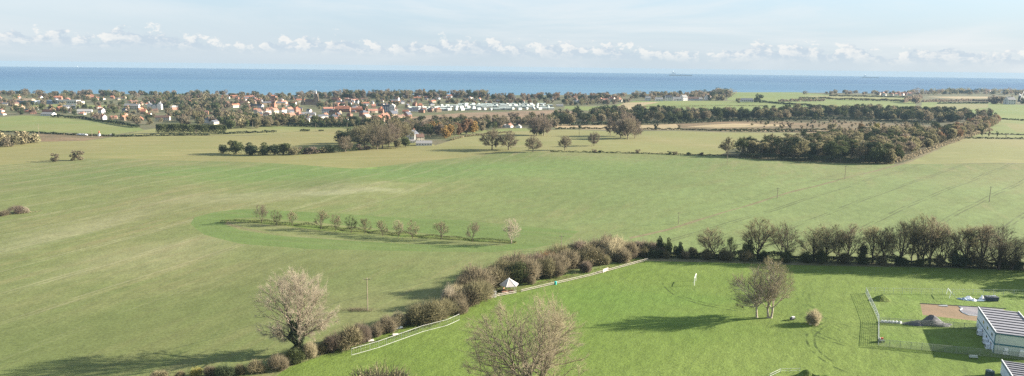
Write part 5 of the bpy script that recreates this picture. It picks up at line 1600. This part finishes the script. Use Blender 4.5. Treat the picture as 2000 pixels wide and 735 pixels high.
# far woods that read as one mass
def woodland(name, polys, n, hrange, cols, label):
    rs = np.random.RandomState(len(name) + n)
    for c_, share in cols:
        Vs = []
        for poly, pn in polys:
            wp = [tuple(P(x, y, 0).xy) for x, y in poly]
            x0, x1 = min(p[0] for p in wp), max(p[0] for p in wp)
            y0, y1 = min(p[1] for p in wp), max(p[1] for p in wp)
            k = 0
            tries = 0
            while k < pn * share and tries < 20000:
                tries += 1
                q = (rs.uniform(x0, x1), rs.uniform(y0, y1))
                if not inside(q, wp):
                    continue
                k += 1
                h = rs.uniform(*hrange)
                w = h * rs.uniform(0.8, 1.25)
                g = relief(*q)
                for lb in range(4):
                    c = np.array([q[0] + rs.normal(0, w * 0.2), q[1] + rs.normal(0, w * 0.2), g + h * rs.uniform(0.45, 0.72)])
                    m2 = 52
                    u = rs.normal(0, 1, (m2, 3))
                    u /= np.linalg.norm(u, axis=1, keepdims=True)
                    Vs.append(leaf_quads(rs, c + u * np.array([w * 0.28, w * 0.28, h * 0.28]), 1.15))
                Vs.append(leaf_quads(rs, np.stack([q[0] + rs.normal(0, w * .25, 30), q[1] + rs.normal(0, w * .25, 30), g + rs.uniform(0, h * .5, 30)], 1), 1.0))
        tag(link(bpy.data.objects.new(name, quads_mesh(name, np.vstack(Vs), FOL[c_]))), label, None, None, 'stuff')


woodland('coastal_woodland', [([(-60, 190), (300, 191), (440, 192), (600, 193), (640, 193), (640, 187), (300, 185), (0, 184), (-60, 184)], 130),
                              ([(1150, 197), (1250, 197), (1330, 195), (1425, 197), (1428, 183), (1330, 185), (1170, 188)], 150),
                              ([(1560, 185.5), (1640, 186), (1800, 187), (1830, 187), (1940, 186), (2000, 190), (2200, 192), (2200, 180), (1850, 181.5), (1640, 182.5)], 260)], 1, (8, 14),
         [('mauve', .3), ('brown', .3), ('dark', .25), ('olive', .15)], None)
woodland('tall_coastal_woodland', [([(1395, 190), (1425, 191), (1425, 184), (1395, 184)], 22), ([(1790, 184.5), (1890, 184.5), (2000, 186), (2200, 188), (2200, 180.5), (1850, 181.5), (1800, 182)], 120)], 2, (14, 21), [('dark', .4), ('mauve', .3), ('olive', .3)], None)
flush_merge({'village trees': 'village_woodland', 'trees around the farm': 'farm_woodland', 'trees of the dark wood band': 'dark_woodland', 'trees of the pine wood': 'pine_woodland',
             'trees along the path edge': 'edge_woodland', 'scrub bushes': 'scrub_cover', 'tall coastal trees': 'coastal_treetops'})
# brambles and saplings that close the woods off near the ground
for pts, hp, w_, c_ in [([(1445, 308), (1500, 312), (1640, 318), (1740, 320)], 16, 9, 'dark'), ([(1745, 320), (1800, 300), (1880, 271), (1935, 255)], 9, 6, 'brown'), ([(1070, 246), (1190, 244), (1320, 242), (1440, 237), (1640, 235), (1830, 243)], 10, 9, 'dark'),
                     ([(1450, 304), (1600, 306), (1740, 310)], 14, 10, 'olive')]:
    d0 = P(*pts[0]).length
    hedge('undergrowth', pts, hp, w_, c_, None, None, 2600 / d0, 0.0009 * d0, kind='stuff', lump=0.6)

# ------------------------------------------------------------------ fences, poles, goals, site buildings
POLE = simple('pole_timber', (0.20, 0.17, 0.12), var=0.2)
GALV = simple('galvanised', (0.50, 0.52, 0.53), rough=0.5, metal=0.3, var=0.1)
PALE_WOOD = simple('pale_timber', (0.52, 0.46, 0.41), var=0.12)
DARKM = simple('dark_metal', (0.05, 0.055, 0.06), rough=0.5)


def pole(x, y, hpx, label, wires=True):
    p = P(x, y)
    h = hm(p, hpx)
    root = empty('utility_pole', p, rad(10), label, 'utility pole', 'electricity poles')
    far = p.length
    r = 0.13 if far < 350 else 0.16
    MB().tube((0, 0, -0.4), (0, 0, h), r * 1.2, r * 0.8, 8).obj('post', POLE, root)
    if wires:
        MB().box((0, -0.16, h - 0.45), (1.9, 0.10, 0.12)).obj('crossarm', POLE, root)
        for k in (-0.85, 0, 0.85):
            MB().tube((k, -0.16, h - 0.39), (k, -0.16, h - 0.14), 0.06, 0.05, 6).obj('insulator', simple('porcelain', (0.35, 0.3, 0.26), rough=0.3), root)


for x, y, hp, lb in [(718, 608, 62, 'nearest wooden electricity pole standing between the ivy-clad tree and the thicket'), (1096, 489, 29, 'electricity pole rising behind the long hedgerow'), (1325, 438, 23, 'pale electricity pole beside the brown path, nearest the tree line'),
                     (1518, 388, 20, 'electricity pole beside the path in the middle of the crop'), (1650, 350, 24, 'electricity pole by the path just below the pine wood'), (1420, 322, 27, 'tall pale pole at the left end of the pine wood'),
                     (1932, 395, 26, 'electricity pole in the crop near the right edge'), (76, 262, 17, 'thin pole in the green meadow at the left'), (180, 268, 11, 'thin pole near the parked cars'), (494, 258, 18, 'pole by the stubble hedge, left of the village spire'), (617, 257, 15, 'white T-topped pole below the church'),
                     (678, 250, 10, 'small pole right below the red estate roofs'), (383, 263, 9, 'little pole in front of the long clipped hedge'), (1156, 287, 24, 'pale pole beside the thin mauve tree'), (1131, 268, 16, 'pale pole by the long hedge at the left'), (1585, 255, 16, 'pole in the brown scrub')]:
    pole(x, y, hp, lb)

# broken earth and dead stalks at the foot of the nearest pole
dz = P(700, 606)
rs = np.random.RandomState(3)
n_ = 700
q = np.stack([rs.normal(0, 2.2, n_), rs.normal(0, 0.8, n_) + 0.0, np.abs(rs.normal(0, 0.16, n_))], 1)
o = bpy.data.objects.new('dead_stalks', quads_mesh('dead_stalks', twig_quads(rs, q, rs.normal(0, 1, (n_, 3)) + [0, 0, .6], rs.uniform(.3, .8, n_), 0.03), FOL['brown']))
o.location = dz
tag(link(o), kind='stuff')


def fence_line(name, pts, label, h, posts_every, rails, post_w, rail_w, m_post, m_rail, mesh_panel=None, group=None, cat='fence', extra=None):
    """posts and rails along a photo polyline; each post, rail and wire panel its own part"""
    L3 = [P(*p) for p in pts]
    root = empty(name, L3[0], 0, label, cat, group)
    o0 = L3[0]
    stations = []
    for a, b_ in zip(L3[:-1], L3[1:]):
        n = max(1, round((b_ - a).length / posts_every))
        stations += [a.lerp(b_, k / n) for k in range(n)]
    stations.append(L3[-1])
    pm = MB().box((0, 0, h / 2 - 0.05), (post_w, post_w, h + 0.1)).mesh('post', m_post)
    for s in stations:
        o = link(bpy.data.objects.new('post', pm), root)
        o.location = s - o0
    for z in rails:
        mb = MB()
        for a, b_ in zip(stations[:-1], stations[1:]):
            a1, b1 = a - o0 + Vector((0, 0, z)), b_ - o0 + Vector((0, 0, z))
            d = (b1 - a1)
            e = Vector((-d.y, d.x, 0)).normalized() * (post_w / 2 + 0.02)
            mb.tube(a1 - e, b1 - e, rail_w, rail_w, 4)
        mb.obj('rail', m_rail, root)
    if mesh_panel:
        sp, wr, mm, zlo = mesh_panel
        for a, b_ in zip(stations[:-1], stations[1:]):
            mb = MB()
            a1, b1 = a - o0, b_ - o0
            ln = (b1 - a1).length
            n = max(2, int(ln / sp))
            for k in range(1, n):
                c = a1.lerp(b1, k / n)
                mb.tube(c + Vector((0, 0, zlo)), c + Vector((0, 0, h - .03)), wr, wr, 3, False)
            nz_ = max(2, int((h - zlo) / sp))
            for k in range(1, nz_):
                z = Vector((0, 0, zlo + (h - zlo) * k / nz_))
                mb.tube(a1 + z, b1 + z, wr, wr, 3, False)
            mb.obj('wire_panel', mm, root)
    return root


fence_line('rail_fence', [(1018, 571), (1150, 540.5), (1265, 509)], 'long pale timber post and rail fence along the playing field', 1.05, 2.0, (0.35, 0.85), 0.12, 0.05, PALE_WOOD, PALE_WOOD)
fence_line('rail_fence', [(953, 584), (975, 579), (1008, 573.5)], 'short pale timber rail fence in front of the shed and pavilion', 1.05, 1.9, (0.35, 0.85), 0.14, 0.07, PALE_WOOD, PALE_WOOD)
gt = P(1182, 531)
g2 = P(1174, 534)
root = empty('field_gate', gt, math.atan2(gt.y - g2.y, gt.x - g2.x), 'pale boarded gate in the middle of the long rail fence', 'gate')
mb = MB()
for k in range(5):
    mb.box((0, -0.16, 0.2 + k * 0.24), (2.7, 0.05, 0.16))
mb.obj('boards', PALE_WOOD, root)
for k in (-1.45, 1.45):
    MB().box((k, -0.16, 0.65), (0.16, 0.16, 1.4)).obj('gate_post', PALE_WOOD, root)
root = empty('litter_bin', P(1085, 556), 0, 'small turquoise bin at the rail fence', 'bin')
MB().tube((0, 0, 0), (0, 0, 0.95), 0.34, 0.40, 10).obj('body', simple('turquoise_plastic', (0.05, 0.45, 0.40), rough=0.4), root)
MB().tube((0, 0, 0.951), (0, 0, 1.1), 0.43, 0.25, 10).obj('lid', simple('turquoise_plastic', (0.05, 0.45, 0.40)), root)
fence_line('mesh_barrier', [(687, 694), (740, 679), (826, 648), (873, 636), (897, 625)], 'white framed mesh barrier on the playing field edge, near the hedgerow', 1.75, 2.35, (0.06, 1.72), 0.06, 0.035, GALV, simple('rail_grey', (0.55, 0.55, 0.54)), mesh_panel=(0.6, 0.006, GALV, 0.1))

# pavilion
root = empty('garden_pavilion', P(994, 569), rad(15), 'open-sided pavilion with a pale pyramid roof beside the hedgerow', 'pavilion')
for k in range(6):
    a = rad(60 * k)
    MB().box((2.3 * math.cos(a), 2.3 * math.sin(a), 1.1), (0.16, 0.16, 2.3)).obj('post', PALE_WOOD, root)
rf = MB()
for k in range(6):
    a, b_ = rad(60 * k), rad(60 * (k + 1))
    e0, e1 = (3.1 * math.cos(a), 3.1 * math.sin(a), 2.25), (3.1 * math.cos(b_), 3.1 * math.sin(b_), 2.25)
    rf.face([e0, e1, (0.2 * math.cos(b_), 0.2 * math.sin(b_), 4.1), (0.2 * math.cos(a), 0.2 * math.sin(a), 4.1)])
    rf.face([e1, e0, (e0[0], e0[1], 2.1), (e1[0], e1[1], 2.1)])
ro = rf.obj('roof', simple('shingle_pale', (0.36, 0.33, 0.315), var=0.1), root)
rb = MB()
for k in range(6):
    a = rad(60 * k)
    rb.tube((3.13 * math.cos(a), 3.13 * math.sin(a), 2.29), (0.2 * math.cos(a), 0.2 * math.sin(a), 4.14), 0.05, 0.05, 4)
rb.tube((0, 0, 4.05), (0, 0, 4.45), 0.22, 0.02, 6)
rb.obj('ridge_cap', WHITE, ro)
for k in (2, 3, 4):
    a = rad(60 * k + 30)
    MB().box((1.85 * math.cos(a), 1.85 * math.sin(a), 0.55), (0.06, 2.0, 1.0), rz=a).obj('balustrade', simple('red_timber', (0.36, 0.20, 0.13)), root)
root = empty('picnic_table', P(985, 574), rad(30), 'brown picnic table beside the pavilion', 'table')
MB().box((0, 0, 0.74), (1.8, 0.75, 0.06)).obj('table_top', simple('red_timber', (0.36, 0.20, 0.13)), root)
for k in (-1, 1):
    MB().box((0, k * 0.75, 0.45), (1.8, 0.28, 0.05)).obj('seat', simple('red_timber', (0.36, 0.20, 0.13)), root)
    MB().tube((k * 0.7, -0.75, 0.0), (k * 0.7, 0.3, 0.71), 0.05, 0.05, 4).tube((k * 0.7, 0.75, 0.0), (k * 0.7, -0.3, 0.71), 0.05, 0.05, 4).obj('leg', PALE_WOOD, root)
root = empty('garden_shed', P(963, 580), rad(20), 'small grey shed with a pale side left of the pavilion', 'shed')
MB().prism([(-0.8, 0), (0.8, 0), (0.8, 1.65), (-0.8, 1.9)], -0.75, 0.75).obj('wall', simple('shed_boards', (0.52, 0.50, 0.48), var=0.15), root)
MB().prism([(-0.92, 1.925), (0.92, 1.655), (0.92, 1.72), (-0.92, 1.99)], -0.85, 0.85).obj('roof', simple('felt_grey', (0.28, 0.28, 0.30)), root)
MB().box((0, -0.77, 0.85), (0.75, 0.035, 1.5)).obj('door', simple('shed_door', (0.20, 0.19, 0.18)), root)
root = empty('boat_cover', P(778, 642), rad(30), 'white sheet lying in the hedgerow behind the mesh barrier', 'sheet')
mb = MB()
prev = None
for k in range(9):
    x = -1.2 + 0.3 * k
    row = [(x, -0.35 + 0.08 * math.sin(k * 2), 0.12), (x, 0.0, 0.5 + 0.1 * math.sin(k * 1.3)), (x, 0.38, 0.1)]
    if prev:
        for j in (0, 1):
            mb.face([prev[j], row[j], row[j + 1], prev[j + 1]])
    prev = row
mb.obj('sheet', WHITE, root)
for k, (x, y, lb) in enumerate([(724, 667, 'sawn log pile behind the left half of the mesh barrier'), (772, 655, 'second small log behind the mesh barrier')]):
    root = empty('log_pile', P(x, y), rad(20), lb, 'logs')
    for j in range(3 - k):
        MB().tube((-0.7, j * 0.36 - .3, 0.2 + 0.1 * (j % 2)), (0.8, j * 0.36 - .3, 0.2 + 0.1 * (j % 2)), 0.2, 0.17, 8).obj('log', PALE_WOOD, root)


def goal(name, pa, pb, h, label, back=1.2, lean=0.0):
    root = empty(name, pa, 0, label, 'goal')
    v = pb - pa
    nrm = Vector((-v.y, v.x, 0)).normalized() * back
    for o in (Vector((0, 0, 0)), v):
        MB().tube(o, o + Vector((lean, 0, h)), 0.075, 0.075, 6).obj('goal_post', WHITE, root)
        MB().tube(o + Vector((lean, 0, h)), o + nrm + Vector((0, 0, 0.05)), 0.03, 0.03, 4).obj('stanchion', WHITE, root)
    MB().tube(Vector((lean, 0, h)), v + Vector((lean, 0, h)), 0.075, 0.075, 6).obj('crossbar', WHITE, root)


goal('goal', P(1356, 558), P(1359, 549), 2.6, 'white football goal seen end-on in the far part of the playing field', back=0.5)
goal('goal', P(1848, 575), P(1854, 583), 2.0, 'tilted white goal frame behind the fenced yard', back=2.4, lean=0.35)

# little roller between the trees
root = empty('garden_roller', P(1547, 625), rad(200), 'small dark wheeled roller standing left of the round shrub', 'roller')
MB().tube((-0.55, 0, 0.42), (0.55, 0, 0.42), 0.42, 0.42, 16).obj('drum', simple('roller_grey', (0.11, 0.12, 0.13), rough=0.5), root)
fr = MB()
for k in (-0.66, 0.66):
    fr.tube((k, 0, 0.42), (k * 0.8, 0.9, 0.75), 0.05, 0.05, 6)
fr.tube((-0.53, 0.9, 0.75), (0.53, 0.9, 0.75), 0.05, 0.05, 6).tube((0, 0.9, 0.75), (0, 1.7, 0.55), 0.05, 0.05, 6)
fr.obj('frame', DARKM, root)
MB().box((0, 0.35, 1.0), (0.9, 0.5, 0.22)).obj('ballast_box', simple('pale_grey_box', (0.6, 0.6, 0.6)), root)
stn = simple('field_stone', (0.45, 0.40, 0.33), var=0.2)
for k, (x, y, s, c) in enumerate([(1582, 634, 0.28, 0), (1588, 633, 0.2, 1), (1593, 634, 0.25, 0), (1599, 632, 0.2, 0), (1584, 631, 0.2, 0)]):
    mb = MB()
    rs = np.random.RandomState(k)
    n = 7
    ring = [(s * (0.8 + .4 * rs.rand()) * math.cos(2 * math.pi * j / n), s * (0.8 + .4 * rs.rand()) * math.sin(2 * math.pi * j / n)) for j in range(n)]
    lo_, hi_ = [(x_ * 1.1, y_ * 1.1, -0.05) for x_, y_ in ring], [(x_ * .6, y_ * .6, s * (0.9 + .3 * rs.rand())) for x_, y_ in ring]
    for j in range(n):
        mb.face([lo_[j], lo_[(j + 1) % n], hi_[(j + 1) % n], hi_[j]])
    mb.face(hi_)
    o = mb.obj('stone', stn if not c else simple('orange_tub', (0.5, 0.25, 0.08)), None, P(x, y))
    tag(o, ['grey stone left of', 'orange stone under', 'grey stone under the right of', 'right-most stone beside', 'small stone behind the left of'][k] + ' the small round shrub', 'stone', 'stones round the shrub')

# fenced yard
MESHG = simple('mesh_green_grey', (0.24, 0.26, 0.21), rough=0.6, metal=0.2)
fence_line('wire_fence', [(1691, 573), (1700, 592), (1708, 608), (1716, 628)], 'pale mesh fence panels running down the left side of the yard', 1.9, 3.0, (0.15, 1.85), 0.06, 0.03, GALV, GALV, mesh_panel=(0.25, 0.012, GALV, 0.15))
fence_line('wire_fence', [(1691, 573), (1780, 574.5), (1900, 576), (2040, 578)], 'thin wire fence along the far side of the yard, behind the goal', 1.9, 3.2, (1.8,), 0.07, 0.03, GALV, GALV, mesh_panel=(0.6, 0.012, GALV, 0.15))
fence_line('wire_fence', [(1716, 628), (1716, 674)], 'mesh fence closing the left end of the building enclosure', 1.9, 2.6, (0.1, 1.85), 0.09, 0.04, GALV, GALV, mesh_panel=(0.2, 0.018, MESHG, 0.05))
fence_line('wire_fence', [(1716, 631), (1800, 636.5), (1925, 645)], 'green-grey mesh fence along the back of the building enclosure', 1.7, 2.6, (0.1, 1.65), 0.08, 0.035, MESHG, MESHG, mesh_panel=(0.2, 0.019, MESHG, 0.05))
fence_line('wire_fence', [(1716, 676), (1800, 684), (1936, 697), (2040, 707)], 'green-grey mesh fence along the front of the building enclosure', 1.9, 2.6, (0.1, 1.85), 0.08, 0.035, MESHG, MESHG, mesh_panel=(0.2, 0.019, MESHG, 0.05))
fence_line('rail_fence', [(1503, 738), (1524, 728), (1562, 727)], 'short white rail fence at the bottom edge of the picture', 1.0, 3.0, (0.45, 0.95), 0.06, 0.03, GALV, simple('rail_grey', (0.55, 0.55, 0.54)))


def mound(name, p, rx, ry, h, mat, label, cat='mound', rough=0.25, seed=1):
    mb = MB()
    N, M_ = 26, 9
    grid = []
    for j in range(M_ + 1):
        t_ = j / M_
        ring = []
        for i in range(N):
            a = 2 * math.pi * i / N
            v = Vector((math.cos(a) * t_ * 2 + seed, math.sin(a) * t_ * 2, seed * 3.1))
            nn = noise.noise(v) * rough
            r_ = t_ * (1 + 0.22 * math.sin(2 * a + seed) + 0.12 * math.sin(5 * a))
            ring.append((rx * r_ * math.cos(a), ry * r_ * math.sin(a), h * (1 - t_) ** 0.9 * (1 + nn * 2) + (0 if j < M_ else -0.2) + (nn * h * .4 if j < M_ else 0)))
        grid.append(ring)
    for j in range(M_):
        for i in range(N):
            k = (i + 1) % N
            mb.face([grid[j][i], grid[j + 1][i], grid[j + 1][k], grid[j][k]])
    return tag(mb.obj(name, mat, None, p), label, cat)


mound('gravel_heap', P(1811, 634), 6.3, 2.1, 2.0, simple('dark_aggregate', (0.085, 0.085, 0.095), var=0.35, scale=2.5, bump=0.6), 'dark grey gravel heap against the back mesh fence', 'gravel heap', 0.45, 2)
mound('soil_heap', P(1721, 586), 3.6, 2.0, 1.5, MATS['rough_grass'], 'small grassy soil heap inside the top left of the yard', 'soil heap', 0.3, 5)
mound('soil_heap', P(1583, 738), 4.5, 1.8, 1.4, MATS['rough_grass'], 'olive and brown soil heap at the bottom edge beside the white rail fence', 'soil heap', 0.5, 7)
bagm = simple('bag_white', (0.66, 0.68, 0.70), var=0.1)
for k in range(6):
    p = P(1723 + k * 7.0, 629.5 + k * 0.4)
    mb = MB()
    mb.box((0, 0, 0.28), (0.8, 0.65, 0.5), rz=0.1 * k, taper=0.82)
    mb.box((0, 0, 0.57), (0.5, 0.4, 0.10), rz=0.1 * k, taper=0.7)
    tag(mb.obj('sack', bagm, None, p), 'white sack, %s of six in the row by the yard corner' % ['first', 'second', 'third', 'fourth', 'fifth', 'last'][k], 'sack', 'white sacks by the back fence')
for k, (x, y, sx, sy, sz, c, lb) in enumerate([(1882, 585, 1.6, 1.4, .7, 'blue', 'bluish tarpaulin heap, left of the pile behind the yard'), (1893, 584.5, 1.8, 1.5, .9, 'white', 'white tarpaulin heap in the pile behind the yard'), (1901, 587, 1.1, 1.0, .5, 'white', 'small white heap right of the tarpaulins'),
                                            (1913, 587, 2.2, .8, .25, 'white', 'flat white sheet between the tarpaulins and the skip'), (1919, 583.5, 1.0, 1.0, .8, 'white', 'small white sack touching the dark skip')]):
    mound('tarpaulin', P(x, y), sx, sy, sz, simple('tarp_' + c, {'blue': (0.20, 0.27, 0.36), 'white': (0.7, 0.72, 0.74)}[c], var=0.2), lb, 'tarpaulin', 0.5, k + 3)
root = empty('skip', P(1936, 587), rad(-5), 'dark skip heaped with boards behind the yard', 'skip')
MB().box((0, 0, 0.65), (3.2, 1.8, 1.3), taper=1.12).obj('body', simple('skip_dark', (0.04, 0.055, 0.075)), root)
for k in range(4):
    MB().box((-1.1 + k * 0.7, 0.1 * k - .2, 1.38 + 0.06 * k), (1.3, 0.3, 0.06), rz=0.4 * k).obj('board', simple('skip_boards', (0.22, 0.26, 0.30)), root)
tag(MB().tube((-1.4, 0, 0.12), (1.4, 0.3, 0.12), 0.13, 0.13, 8).tube((-1.0, -0.3, 0.12), (1.1, -0.5, 0.12), 0.13, 0.13, 8).obj('pipe_bundle', GALV, None, P(1842, 598)), 'two grey pipes on the far edge of the gravel', 'pipes')
em = MB()
a, b_ = P(1797, 593.3), P(1965, 603.3)
em.tube(a + Vector((0, 0, .05)), b_ + Vector((0, 0, .05)), 0.16, 0.16, 4)
tag(em.obj('edging_board', DARKM), 'dark timber edging along the far side of the gravel pad', 'edging')
em = MB()
pts_ = [P(x, y) + Vector((0, 0, .06)) for x, y in [(1873, 599), (1879, 603), (1875, 606), (1880, 611), (1892, 616), (1925, 619)]]
for a, b_ in zip(pts_[:-1], pts_[1:]):
    em.tube(a, b_, 0.14, 0.14, 5)
tag(em.obj('membrane_edge', WHITE), 'white membrane edge showing round the grey gravel patch', 'membrane')

# red and white pedestrian mower by the fence corner
root = empty('ride_on_mower', P(1721, 668), rad(90), 'small red and white mower parked inside the enclosure corner', 'mower')
MB().box((0, 0, 0.62), (1.1, 0.9, 0.35)).box((0.15, 0, 0.9), (0.6, 0.7, 0.22), taper=0.8).obj('body', simple('mower_white', (0.7, 0.68, 0.66)), root)
MB().box((-0.35, 0, 1.05), (0.36, 0.6, 0.5), taper=0.85).obj('seat', simple('mower_red', (0.5, 0.10, 0.06)), root)
for sx in (-0.42, 0.42):
    for sy in (-0.5, 0.5):
        MB().tube((sx, sy - 0.08, 0.28), (sx, sy + 0.08, 0.28), 0.28, 0.28, 12).obj('wheel', DARKM, root)
MB().tube((0.35, 0, 0.98), (0.12, 0, 1.3), 0.03, 0.03, 6).obj('steering_column', DARKM, root)

# the two site buildings
U = Vector((math.cos(rad(70)), math.sin(rad(70)), 0))


def site_building(pc, rz, W_, D_, Hh, label, storeys, ribs, name='modular_building'):
    """x across the front, y to the back; front left foot at pc"""
    root = empty(name, pc, rz, label, 'building')
    cream, teal = simple('cladding_cream', (0.46, 0.50, 0.44), var=0.05, scale=0.5), simple('trim_teal', (0.03, 0.12, 0.15), var=0.05)
    grey = simple('cladding_shade_tint', (0.60, 0.66, 0.74), var=0.05, scale=0.5)
    MB().box((W_ / 2, D_ / 2, Hh / 2 - 0.1), (W_, D_, Hh + 0.2)).obj('wall', cream, root)
    MB().box((-0.02, D_ / 2, Hh / 2), (0.06, D_ - 0.1, Hh - 0.3)).obj('shade_tinted_side', grey, root)  # sunless left side: its bluish shade is put into this panel's colour
    for z in ([Hh - 0.12, Hh * 0.47] if storeys == 2 else [Hh - 0.12]):
        MB().box((W_ / 2, -0.05, z), (W_ + 0.2, 0.12, 0.34)).box((-0.06, D_ / 2, z), (0.08, D_, 0.24)).obj('trim_band', teal, root)
    MB().box((-0.05, -0.05, Hh / 2), (0.16, 0.16, Hh)).obj('corner_trim', teal, root)
    rf_ = MB().box((W_ / 2, D_ / 2, Hh + 0.10), (W_ + 0.3, D_ + 0.3, 0.2)).obj('roof', simple('roof_sheet', (0.19, 0.195, 0.225), var=0.08), root)
    for k in range(ribs):
        y = D_ * (k + 0.5) / ribs
        MB().box((W_ / 2, y, Hh + 0.28), (W_ - 0.1, 0.28, 0.16)).obj('roof_rib', simple('rib_shade', (0.05, 0.05, 0.06)), rf_)  # real ribs; their dark colour stands in for the shading along them
    for x in (0, W_):
        MB().box((x, D_ / 2, Hh + 0.33), (0.18, D_ + 0.3, 0.26)).obj('verge', simple('verge_pale', (0.62, 0.64, 0.64)), rf_)
    return root


b1 = P(1940, 690)
root = site_building(b1, rad(-22), 9.4, 21.0, 5.3, 'two-storey modular building with cream walls, teal bands and a ribbed grey roof', 2, 9)
for k, x in enumerate((2.6, 5.9)):
    MB().prism([(x - .55, 0.1), (x + .55, 0.1), (x + .35, 1.8), (x - .35, 1.8)], -0.3, -0.04).obj('window', WHITE, root)
for y in (3, 8, 13):
    for z in (1.5, 3.9):
        fr_ = MB().box((-0.08, y, z), (0.06, 1.6, 1.1)).obj('window', WHITE, root)
        MB().box((-0.125, y, z), (0.03, 1.3, 0.8)).obj('pane', PANE, fr_)
for x in (0.9, 8.9):
    MB().tube((x, -0.14, 0), (x, -0.14, 5.2), 0.05, 0.05, 6).obj('downpipe', simple('rail_grey', (0.55, 0.55, 0.54)), root)
d_ = MB().box((7.6, -0.04, 1.1), (1.0, 0.08, 2.1)).obj('door', simple('door_teal', (0.05, 0.16, 0.19)), root)
MB().box((7.95, -0.10, 1.1), (0.12, 0.04, 0.04)).obj('handle', GALV, d_)
for k, (y, z) in enumerate([(3.4, 0.6), (6.5, 0.9), (13.5, 0.8)]):
    u_ = MB().box((-0.65, y, z), (1.0, 1.5, 1.3)).obj('air_unit', simple('unit_white', (0.60, 0.64, 0.70)), root)
    MB().tube((-1.16, y, z), (-1.19, y, z), 0.42, 0.42, 14).obj('fan_grille', DARKM, u_)
b2 = G(111.9, 153.9)
site_building(b2, rad(-22), 12, 10, 3.0, 'low modular building with a brown ribbed roof in the bottom right corner', 1, 7)
root = empty('oil_tank', P(1932, 741), rad(-14), 'dark green tank beside the low building at the bottom right', 'tank')
MB().tube((0, 0, 0), (0, 0, 2.1), 0.95, 0.92, 10).obj('body', simple('tank_green', (0.04, 0.065, 0.06), rough=0.5), root)
MB().tube((0, 0, 2.101), (0, 0, 2.35), 0.85, 0.3, 10).obj('lid', simple('tank_lid', (0.10, 0.13, 0.13)), root)
root = empty('garden_bench', P(1901, 701), rad(-6), 'pale bench on the grass in front of the enclosure', 'bench')
MB().box((0, 0, 0.45), (2.0, 0.42, 0.06)).obj('seat', GALV, root)
MB().box((0, 0.24, 0.75), (2.0, 0.05, 0.30)).obj('backrest', GALV, root)
for k in (-0.85, 0.85):
    MB().box((k, 0, 0.21), (0.08, 0.4, 0.42)).obj('leg', DARKM, root)


# parked cars and tents by the meadow
def car(x, y, rz, col, label, s=1.0):
    root = empty('parked_car', P(x, y), rz, label, 'car', 'cars parked by the meadow hedge')
    body = MB()
    body.prism([(-2.1, .35), (2.1, .35), (2.15, .8), (1.2, .92), (.6, 1.42), (-1.3, 1.45), (-2.0, .95)], -.85, .85)
    body.v = [(a_, b_, c_) for a_, b_, c_ in body.v]
    body.obj('body', simple('car_' + col, {'white': (.75, .75, .75), 'silver': (.45, .5, .55)}[col], rough=.3, spec=.5), root)
    gl = MB()
    gl.box((-.35, -.86, 1.17), (1.5, .03, .36)).box((-.35, .86, 1.17), (1.5, .03, .36))
    gl.obj('window', PANE, root)
    for sx in (-1.3, 1.3):
        for sy in (-.8, .8):
            MB().tube((sx, sy - .1, .33), (sx, sy + .1, .33), .33, .33, 10).obj('wheel', DARKM, root)
    root.scale = (s,) * 3


car(155, 264.5, 0.1, 'silver', 'silver car, left of the three by the meadow hedge')
car(161, 264.5, 0.2, 'white', 'white car in the middle of the three by the meadow hedge')
car(167, 265, -0.1, 'white', 'white car, right of the three by the meadow hedge')
car(219, 265, 0.3, 'white', 'lone white car near the dark bush right of the red and white post')
root = empty('marker_post', P(194, 266), 0, 'red and white pyramid marker on the meadow edge', 'marker')
MB().tube((0, 0, 0), (0, 0, 2.2), 1.4, 0.9, 4).obj('base', WHITE, root)
MB().tube((0, 0, 2.201), (0, 0, 5.0), 0.9, 0.1, 4).obj('top', simple('marker_red', (0.55, 0.10, 0.07)), root)
one('fartree', 221, 267, 7, 1.0, 'dark', 'dark little bush beside the lone white car', 'bush')
